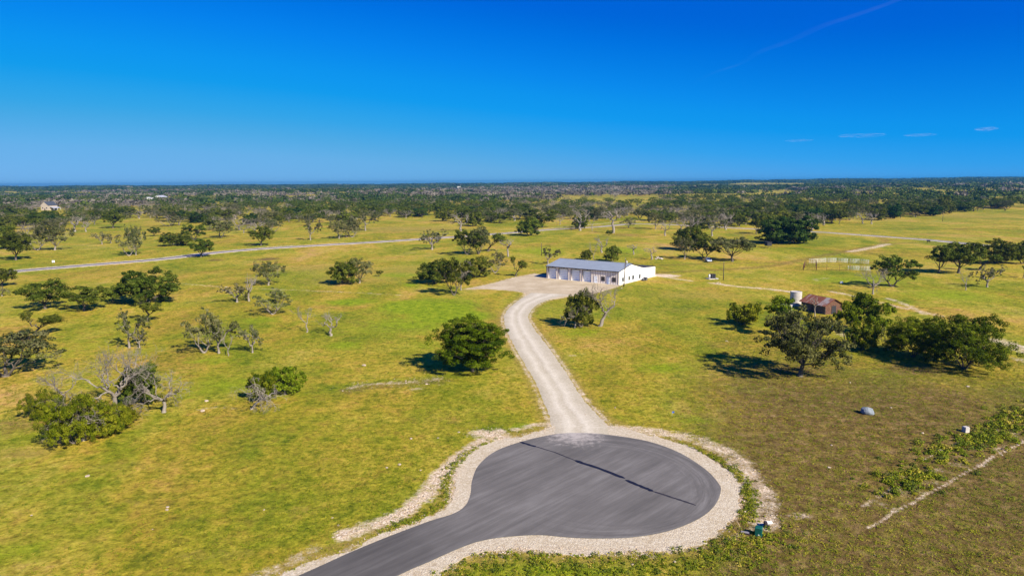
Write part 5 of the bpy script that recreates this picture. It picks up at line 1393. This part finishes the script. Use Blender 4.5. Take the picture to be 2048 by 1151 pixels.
# ------------------------------------------------------------------ the wooded belt: single trees, then the far woods
rg = np.random.RandomState(77)
GR = {'oak': ('live oaks of the middle distance belt', 'green live oak among many alike in the belt of trees beyond the country road'),
      'bare': ('bare grey trees of the middle distance belt', 'bare grey tree among many alike in the belt of trees beyond the country road')}
def belt_density(px, py):
    """how wooded the photo is at a pixel, 0..1"""
    d = 0.0
    if py < 438: d = .9
    elif py < 452: d = .42
    elif py < 470: d = .12
    # clearings
    def box(x0, x1, y0, y1, v):
        nonlocal d
        if x0 < px < x1 and y0 < py < y1: d *= v
    box(730, 920, 436, 480, .03); box(560, 1010, 452, 480, .12); box(0, 130, 470, 480, 3)
    if px > 1650 and py > 452 - (px - 1650) * .092: d = 0
    box(1030, 1300, 440, 480, .25); box(200, 330, 440, 480, .12); box(880, 1010, 446, 480, .3); box(1320, 1650, 438, 462, 1.9)
    box(60, 190, 420, 455, 1.3); box(450, 720, 446, 470, 1.2); box(190, 460, 430, 462, 1.1)
    box(1230, 1320, 396, 420, .3); box(1700, 2048, 388, 400, .25); box(930, 1010, 402, 412, .35); box(1090, 1300, 396, 412, .4); box(1480, 1640, 386, 394, .15); box(1560, 1700, 404, 414, .4)
    box(90, 125, 404, 426, .12); box(400, 480, 405, 418, .3)
    box(1850, 2048, 400, 410, .35)
    return d
def grey_chance(px, py):
    g = .5
    if px < 1300 and 426 < py < 470: g = .55
    if 820 < px < 1300 and py < 400: g = .75
    if 560 < px < 1000 and 412 < py < 432: g = .18
    if px > 1600 and py < 445: g = .14
    if 1300 < px < 1500 and py > 410: g = .65
    if 1230 < px < 1600 and py < 425: g = .2
    return g
near_xy = [(t[0], t[1], t[2]) for t in TREES]
cand = []; tries = 0
cell = {}
while len(cand) < 1500 and tries < 90000:
    tries += 1
    px = rg.uniform(-60, 2110); py = 398 + (468 - 398) * rg.uniform(0, 1) ** 1.1
    if rg.uniform() > belt_density(px, py): continue
    p = at(px, py)
    grey = rg.uniform() < grey_chance(px, py) + .25 * math.sin(p[0] / 60) * math.sin(p[1] / 90)
    H = rg.uniform(7.0, 11.0); Wd = H * rg.uniform(1.2, 1.9)
    if abs(px - 100) < 26 and 404 < py < 440: continue
    key = (int(p[0] // 20), int(p[1] // 20)); bad = False
    for i in (-1, 0, 1):
        for j in (-1, 0, 1):
            for q in cell.get((key[0] + i, key[1] + j), ()):
                if math.hypot(q[0] - p[0], (q[1] - p[1])) < (q[2] + Wd / 2) * .55: bad = True
    if bad or any(math.hypot(q[0] - p[0], q[1] - p[1]) < q[2] + Wd * .4 for q in near_xy if q[1] > 330): continue
    if min(np.hypot(FR[:, 0] - p[0], FR[:, 1] - p[1])) < 7: continue
    cell.setdefault(key, []).append((p[0], p[1], Wd / 2)); cand.append((p, H, Wd, grey, py))
cand.sort(key=lambda c: -ppm(c[0]) * c[1])
cnt = {'oak': 0, 'bare': 0}; rest = []
lim = {'oak': 298 - sum(1 for h in HAND if h[0] == 'live_oak'), 'bare': 298 - sum(1 for h in HAND if h[0] == 'dead_tree')}
OK_ = ['oak1', 'oak2', 'oak4', 'dense1', 'dense2', 'greyoak3', 'dense1', 'cedar', 'oak3', 'greyoak1']; BK = ['bare1', 'bare2', 'sparse1', 'sparse2', 'greyoak2', 'bare2', 'greyoak1']
for p, H, Wd, grey, py in cand:
    kd = 'bare' if grey else 'oak'
    if cnt[kd] >= lim[kd]: rest.append((p, H, Wd, grey)); continue
    cnt[kd] += 1
    azd = math.degrees(math.atan2(p[0], p[1])); dist = 'just behind the country road' if p[1] < 520 else ('in the middle of the belt' if p[1] < 760 else 'at the back of the belt')
    sec = 'far left' if azd < -24 else 'left' if azd < -12 else 'left of centre' if azd < -2 else 'above the shop' if azd < 9 else 'right of the shop' if azd < 20 else 'far right'
    key = (BK if grey else OK_)[rg.randint(len(BK if grey else OK_))]
    LOOK = {'oak1': 'rounded live oak', 'oak2': 'wide live oak', 'oak3': 'leaning live oak', 'oak4': 'open crowned live oak', 'dense1': 'dense bushy live oak', 'dense2': 'wide bushy live oak', 'cedar': 'very dark oak', 'greyoak1': 'pale grey green tree', 'greyoak2': 'pale ragged tree', 'greyoak3': 'grey green live oak', 'bare1': 'bare grey tree', 'bare2': 'wide bare grey tree', 'sparse1': 'thinly leafed grey tree', 'sparse2': 'wide thinly leafed grey tree'}
    look = ('large ' if H > 9 else 'small ') + LOOK[key]
    lab_ = look + ', ' + dist + ', ' + sec
    put_tree('bare_tree' if grey else 'belt_oak', key, 0, 0, Wd, H * (.85 if grey else 1), lab_, 'tree', look.replace('tree', 'trees').replace('oak', 'oaks') + ' ' + dist + ', ' + sec, rz=rg.uniform(0, 6.28), parts=False, pos=p)
print('belt', len(cand), cnt, len(rest), tries)

# far woods: one mass of foliage clumps, green and grey
C = []; W_ = []
LOW = {False: [guided(60 + i, nl=8, w=.7, ncl=26, per=16, leaf=.062, clump=.12, twigs=0) for i in range(4)], True: [guided(70 + i, nl=7, w=.7, ncl=22, per=9, leaf=.05, clump=.12, twigs=.6, density=.8) for i in range(3)]}
for grey, nm_, lm, wm, lab in ((False, 'belt_woods', L_OAK, BARK, 'green oaks filling the back of the tree belt beyond the country road'), (True, 'belt_bare_woods', None, DEAD, 'grey half bare oaks filling the back of the tree belt')):
    if lm is None: lm = leaf_mat('dull twig foliage', [(.3, (.07, .065, .04)), (.5, (.13, .12, .08)), (.7, (.22, .20, .15))], .2)
    Vw = []; Fw = []; nw = 0; Vl = []; Fl = []; nl_ = 0; Tl = []
    for p, H, Wd, g in rest:
        if g != grey: continue
        wv, wf, lv, lf, lt = LOW[grey][rg.randint(len(LOW[grey]))]; a = rg.uniform(0, 6.28); c_, s_ = math.cos(a), math.sin(a); sw = Wd / 1.25
        for src, dst in ((wv, Vw), (lv, Vl)):
            dst.append(np.stack([(src[:, 0] * c_ - src[:, 1] * s_) * sw + p[0], (src[:, 0] * s_ + src[:, 1] * c_) * sw + p[1], src[:, 2] * H + p[2]], 1))
        Fw.append(wf + nw); nw += len(wv); Fl.append(lf + nl_); nl_ += len(lv); Tl.append(np.clip(lt * .6 + rg.uniform(0, .4), 0, 1))
    if not Vw: continue
    Vw, Fw, Vl, Fl = map(np.concatenate, (Vw, Fw, Vl, Fl)); Tl = np.concatenate(Tl)
    me = mesh_np(nm_, np.vstack([Vw, Vl]), np.vstack([Fw, Fl + len(Vw)]), [wm, lm], mi=np.concatenate([np.zeros(len(Fw)), np.ones(len(Fl))]), cols=np.concatenate([np.full(len(Vw), .5), Tl]))
    tag(link(nm_, me), lab, 'woods', kind='stuff')
rest = []
def far_mask(x, y):
    r = np.hypot(x, y); az = np.degrees(np.arctan2(x, y))
    c = fbm(x, y * .6, .0065, 21) + .4 * fbm(x, y, .02, 22)
    thr = np.where(r < 2200, -.25, -1.0)
    thr = np.where((az > 4) & (r < 1900), .05, thr)
    ok = c > thr
    # the tan clearing on the ridge at the right and quarry patches at the left
    for (ax, bx, ay, by) in ((1462, 1612, 369.5, 374.5), (1560, 1640, 371, 373), (4, 42, 385, 391), (1400, 1440, 371.5, 373.5), (120, 190, 388.5, 391)):
        pass
    return ok
def field(n, r0, r1, wlo, whi, hlo, hhi, pw):
    r = (rg.uniform(r0 ** pw, r1 ** pw, n)) ** (1 / pw); a = np.radians(rg.uniform(-41, 41, n)); x, y = r * np.sin(a), r * np.cos(a)
    ok = far_mask(x, y); x, y = x[ok], y[ok]; n = len(x)
    return x, y, rg.uniform(wlo, whi, n), rg.uniform(hlo, hhi, n)
CLEAR = [((1462, 1612), (366.5, 371.5)), ((2, 42), (383, 388.5)), ((1395, 1440), (368.5, 371)), ((120, 192), (386.5, 389)), ((470, 520), (368, 369.6)), ((1690, 1800), (377, 380)), ((1490, 1620), (382, 386)), ((1830, 2000), (383.5, 387))]
parts_ = [field(4400, 1100, 2300, 5.5, 10, 7, 11, 1.25), field(9500, 2100, 4600, 8, 14, 7.5, 11, 1.2), field(7500, 4400, 8600, 18, 32, 9, 14, 1.1)]
FX = np.concatenate([q[0] for q in parts_]); FY = np.concatenate([q[1] for q in parts_]); FW = np.concatenate([q[2] for q in parts_]); FH = np.concatenate([q[3] for q in parts_])
if rest:
    FX = np.concatenate([FX, [p[0] for p in C]]); FY = np.concatenate([FY, [p[1] for p in C]]); FW = np.concatenate([FW, [q[0] for q in W_]]); FH = np.concatenate([FH, [q[1] for q in W_]])
FZ = hgt(FX, FY)
# drop clumps that stand on the clearings seen in the photo
rel = np.stack([FX, FY, FZ - CAMH], 1) @ CR3; pxs = CX + FPX * rel[:, 0] / -rel[:, 2]; pys = CY - FPX * rel[:, 1] / -rel[:, 2]
keep = np.ones(len(FX), bool)
for (xa, xb), (ya, yb) in CLEAR: keep &= ~((pxs > xa) & (pxs < xb) & (pys > ya) & (pys < yb + 1.5))
FX, FY, FZ, FW, FH = FX[keep], FY[keep], FZ[keep], FW[keep], FH[keep]; n = len(FX)
gn = fbm(FX, FY, .009, 31) + .35 * fbm(FX, FY, .05, 32) + rg.normal(0, .25, n); rr_ = np.hypot(FX, FY)
gthr = np.where(rr_ > 3200, .95, .16); azd = np.degrees(np.arctan2(FX, FY)); gthr = gthr + np.where(azd > 14, .35, 0) - np.where((azd > -8) & (azd < 12) & (rr_ > 1500) & (rr_ < 3000), .45, 0)
isg = gn > gthr
for nm_, sel, lm, lab in (('far_woods', ~isg, 'g', 'dark green mass of far oak woods reaching to the horizon'), ('far_bare_woods', isg, 'b', 'grey brown mass of far leafless trees among the green woods')):
    x, y, z, w_, h_ = FX[sel], FY[sel], FZ[sel], FW[sel], FH[sel]; n = len(x); per = 44
    idx = np.repeat(np.arange(n), per); m = n * per
    d = rg.normal(0, 1, (m, 3)); d[:, 2] = np.abs(d[:, 2]) * 1.0 - .35; d /= np.linalg.norm(d, axis=1)[:, None]
    lump = 1 + .35 * np.sin(d[:, 0] * 5 + idx) * np.cos(d[:, 1] * 4 + idx * 1.7)
    P = np.stack([x[idx] + d[:, 0] * w_[idx] * lump, y[idx] + d[:, 1] * w_[idx] * lump, z[idx] + h_[idx] * (.55 + .45 * d[:, 2] * lump)], 1)
    N = d * .8 + rg.normal(0, .45, d.shape); N /= np.linalg.norm(N, axis=1)[:, None]
    T = np.cross(N, rg.normal(0, 1, d.shape)); T /= np.linalg.norm(T, axis=1)[:, None]; B = np.cross(N, T)
    sz = np.minimum(w_, 24)[idx, None] * rg.uniform(.16, .32, (m, 1))
    Vv = np.stack([P + T * sz, P + B * sz * .7, P - T * sz, P - B * sz * .7], 1).reshape(-1, 3)
    tint = np.repeat(np.clip(rg.uniform(0, 1, n)[idx] * .8 + rg.normal(.1, .1, m), 0, 1), 4)
    if lm == 'g': mt = leaf_mat('far oak foliage', [(.3, (.016, .032, .004)), (.5, (.034, .056, .007)), (.7, (.080, .098, .015))], .1, .01)
    else: mt = leaf_mat('far grey twigs', [(.3, (.065, .056, .042)), (.5, (.125, .108, .085)), (.7, (.20, .175, .14))], .1, .01)
    tag(link(nm_, mesh_np(nm_, Vv, np.arange(m * 4).reshape(-1, 4), [mt], cols=tint)), lab, 'woods', kind='stuff')

# ------------------------------------------------------------------ far buildings and clearings
M_stucco = simple('cream stucco', (.42, .36, .28), .8); M_dr = simple('dark shingle roof', (.05, .06, .075), .8); M_wht = simple('bright white cladding', (.62, .62, .60), .6)
def house(px, py, wd, dp, eh, rh, rz, wall, roof, label, name='house', extra=True):
    p = at(px, py); o = empty(name, p, rz)
    pts = [(-wd/2, 0, -1), (wd/2, 0, -1), (wd/2, 0, eh), (0, 0, rh), (-wd/2, 0, eh)]
    b = MB(); b.poly([(x, -dp/2, z) for x, y, z in pts] + [(x, dp/2, z) for x, y, z in pts], [tuple(range(5)), tuple(range(5, 10))[::-1]] + [(i, 5 + i, 5 + (i+1) % 5, (i+1) % 5) for i in range(5)])
    b.build('wall', wall, o)
    q = math.atan2(rh - eh, wd / 2)
    for s_ in (-1, 1):
        slab('roof', [(s_ * (wd/2 + .5), -dp/2 - .4, eh - .5 * math.tan(q) + .12), (s_ * .02, -dp/2 - .4, rh + .12), (s_ * .02, dp/2 + .4, rh + .12), (s_ * (wd/2 + .5), dp/2 + .4, eh - .5 * math.tan(q) + .12)][::s_], .12, roof, o)
    if extra:
        for x in (-wd * .25, wd * .25):
            f = MB().box((x, -dp/2 - .03, eh * .45), (1.6, .06, 1.6)).build('window', M_frame, o); MB().box((x, -dp/2 - .07, eh * .45), (1.4, .03, 1.4)).build('glass', M_glass, f)
        MB().box((0, -dp/2 - .03, 1.1), (1.3, .06, 2.3)).build('door', M_trim, o)
    return tag(o, label, 'house' if name == 'house' else 'building')
h = house(99, 420, 11, 15, 6.5, 11, R(-8), M_stucco, M_dr, 'cream stucco house with a steep dark roof among the trees at far left')
slab('porch_roof', [(5.6, -6, 4.6), (12, -6, 3.0), (12, 6, 3.0), (5.6, 6, 4.6)], .3, M_metal, h)
for y_ in (-5.6, 0, 5.6): MB().tube((11.6, y_, -1), (11.6, y_, 2.8), .2, .2, 8).build('porch_post', M_wht, h)
house(296, 402.5, 26, 16, 5, 8, R(10), M_wht, M_wht, 'low white farm building deep in the left woods', 'farm_building', False)
house(321, 399, 24, 18, 5, 9, R(-15), M_wht, M_metal, 'pale blue roofed building right of the low white one in the woods', 'farm_building', False)
for i, (px, wd, hh_, lb) in enumerate([(333, 26, 15, 'first small white block on the left horizon'), (359, 26, 13, 'second small white block on the left horizon'), (382, 26, 15, 'third small white block on the left horizon'), (473, 36, 20, 'square white block, left of the long white sheds on the horizon'), (489, 90, 16, 'longest white shed on the horizon'), (504, 70, 16, 'white shed right of the longest one on the horizon'), (918, 16, 12, 'white dot of a building in the woods left of centre'), (799, 16, 14, 'tiny white building on the centre horizon'), (968, 16, 10, 'tiny pale building left of centre near the horizon')]):
    pyy = 371.5 if px < 600 else (376 if px == 918 else 369.0 if px == 799 else 374)
    p = at(px, pyy + 1.2); o = empty('distant_building', p, R(5))
    MB().box((0, 0, hh_ / 2 - 2), (wd, 40, hh_)).build('wall', M_wht, o); MB().box((0, 0, hh_ - 1.4), (wd + 2, 42, 1.0)).build('roof', M_metal, o)
    tag(o, lb, 'building')

# ------------------------------------------------------------------ haze
k = bpy.data.materials.new('haze air'); k.use_nodes = True; t = k.node_tree; t.nodes.clear()
pv = t.nodes.new('ShaderNodeVolumePrincipled'); ou = t.nodes.new('ShaderNodeOutputMaterial'); t.links.new(pv.outputs[0], ou.inputs['Volume'])
pv.inputs['Color'].default_value = (.05, .33, .66, 1); pv.inputs['Density'].default_value = HAZE; pv.inputs['Anisotropy'].default_value = .2
mb = MB().box((0, 0, (HZT + HZB) / 2), (19400, 19400, HZT - HZB)); o = mb.build('haze', k); tag(o, 'thin blue haze filling the air over the whole pasture', 'haze', kind='stuff')

# ------------------------------------------------------------------ clouds and contrail, far above and beyond the haze
k = bpy.data.materials.new('cloud vapour'); k.use_nodes = True; t = k.node_tree; t.nodes.clear()
def cloud_mat(name, mx_, sc):
    q = NT(name, 1); lw = q.n('ShaderNodeLayerWeight'); lw.inputs['Blend'].default_value = .5
    fc = q.math('POWER', q.math('SUBTRACT', 1.0, lw.outputs['Facing'], clamp=True), 2.4)
    n = q.ramp(q.noise(sc, 5, .65), [(.3, .25), (.7, 1.0)])
    f = q.math('MULTIPLY', q.math('MULTIPLY', fc, n), mx_)
    tr = q.n('ShaderNodeBsdfTransparent'); df = q.n('ShaderNodeBsdfDiffuse'); df.inputs[0].default_value = (1.0, .95, .85, 1); tl = q.n('ShaderNodeBsdfTranslucent'); tl.inputs[0].default_value = (1.0, .95, .85, 1)
    ad = q.n('ShaderNodeMixShader'); ad.inputs[0].default_value = .5; q.l(df.outputs[0], ad.inputs[1]); q.l(tl.outputs[0], ad.inputs[2])
    mx = q.n('ShaderNodeMixShader'); q.l(f, mx.inputs[0]); q.l(tr.outputs[0], mx.inputs[1]); q.l(ad.outputs[0], mx.inputs[2])
    q.l(mx.outputs[0], q.t.nodes['Material Output'].inputs['Surface']); return q.m
M_cl = cloud_mat('cloud vapour', .26, .003); M_ct = cloud_mat('contrail vapour', .034, .0012)
def sky_pt(px, py, alt):
    d = ray(px, py); d = d / np.linalg.norm(d); return np.array([0, 0, CAMH]) + d * ((alt - CAMH) / d[2])
def puff(name, px, py, wpx, hpx, alt, label, m):
    c = sky_pt(px, py, alt); s = ppm(c); rgx = np.random.RandomState(int(px)); bm = bmesh.new()
    bmesh.ops.create_icosphere(bm, subdivisions=4, radius=1)
    for v in bm.verts: v.co *= 1 + .12 * math.sin(v.co.x * 6 + px) + .08 * math.sin(v.co.x * 13 + v.co.y * 5)
    me = bpy.data.meshes.new(name); bm.to_mesh(me); bm.free(); me.materials.append(m); me.polygons.foreach_set('use_smooth', [True] * len(me.polygons))
    o = link(name, me); o.location = c; o.scale = (wpx / s / 2, wpx / s / 2, hpx / s / 2 * 1.0); return tag(o, label, 'cloud')
for (px, py, wp, hp, lb) in ((1728, 271, 84, 10, 'longest thin white cloud low in the right sky'), (1842, 270, 54, 8, 'medium thin cloud right of the longest one'), (1974, 258, 38, 10, 'small cloud at the far right of the sky'), (1598, 281, 48, 6, 'faintest thin cloud left of the longest one')):
    puff('cloud', px, py, wp, hp, 1900, lb, M_cl)
pts = [(1385,168),(1430,145),(1480,128),(1520,104),(1580,82),(1640,54),(1700,34),(1770,10),(1830,-14)]
mb = MB(); Q = [sky_pt(a, b, 6000) for a, b in pts]; wd_ = [60, 130, 190, 170, 230, 260, 250, 200, 120]
Q = smooth_line(Q, 400); ww = np.interp(np.linspace(0, 1, len(Q)), np.linspace(0, 1, len(wd_)), wd_); nn = 14; V_ = []; F_ = []
for i, q in enumerate(Q):
    t_ = Q[min(i + 1, len(Q) - 1)] - Q[max(i - 1, 0)]; t_ = t_ / np.linalg.norm(t_); s_ = np.cross(t_, [0, 0, 1.]); s_ /= np.linalg.norm(s_); u_ = np.cross(s_, t_)
    for j in range(nn):
        a_ = 2 * math.pi * j / nn; V_.append(tuple(q + s_ * ww[i] * math.cos(a_) + u_ * ww[i] * .5 * math.sin(a_)))
for i in range(len(Q) - 1):
    for j in range(nn): F_.append((i * nn + j, i * nn + (j + 1) % nn, (i + 1) * nn + (j + 1) % nn, (i + 1) * nn + j))
mb.poly(V_, F_, True); tag(mb.build('contrail', M_ct), 'faint old contrail slanting across the upper right sky', 'contrail')
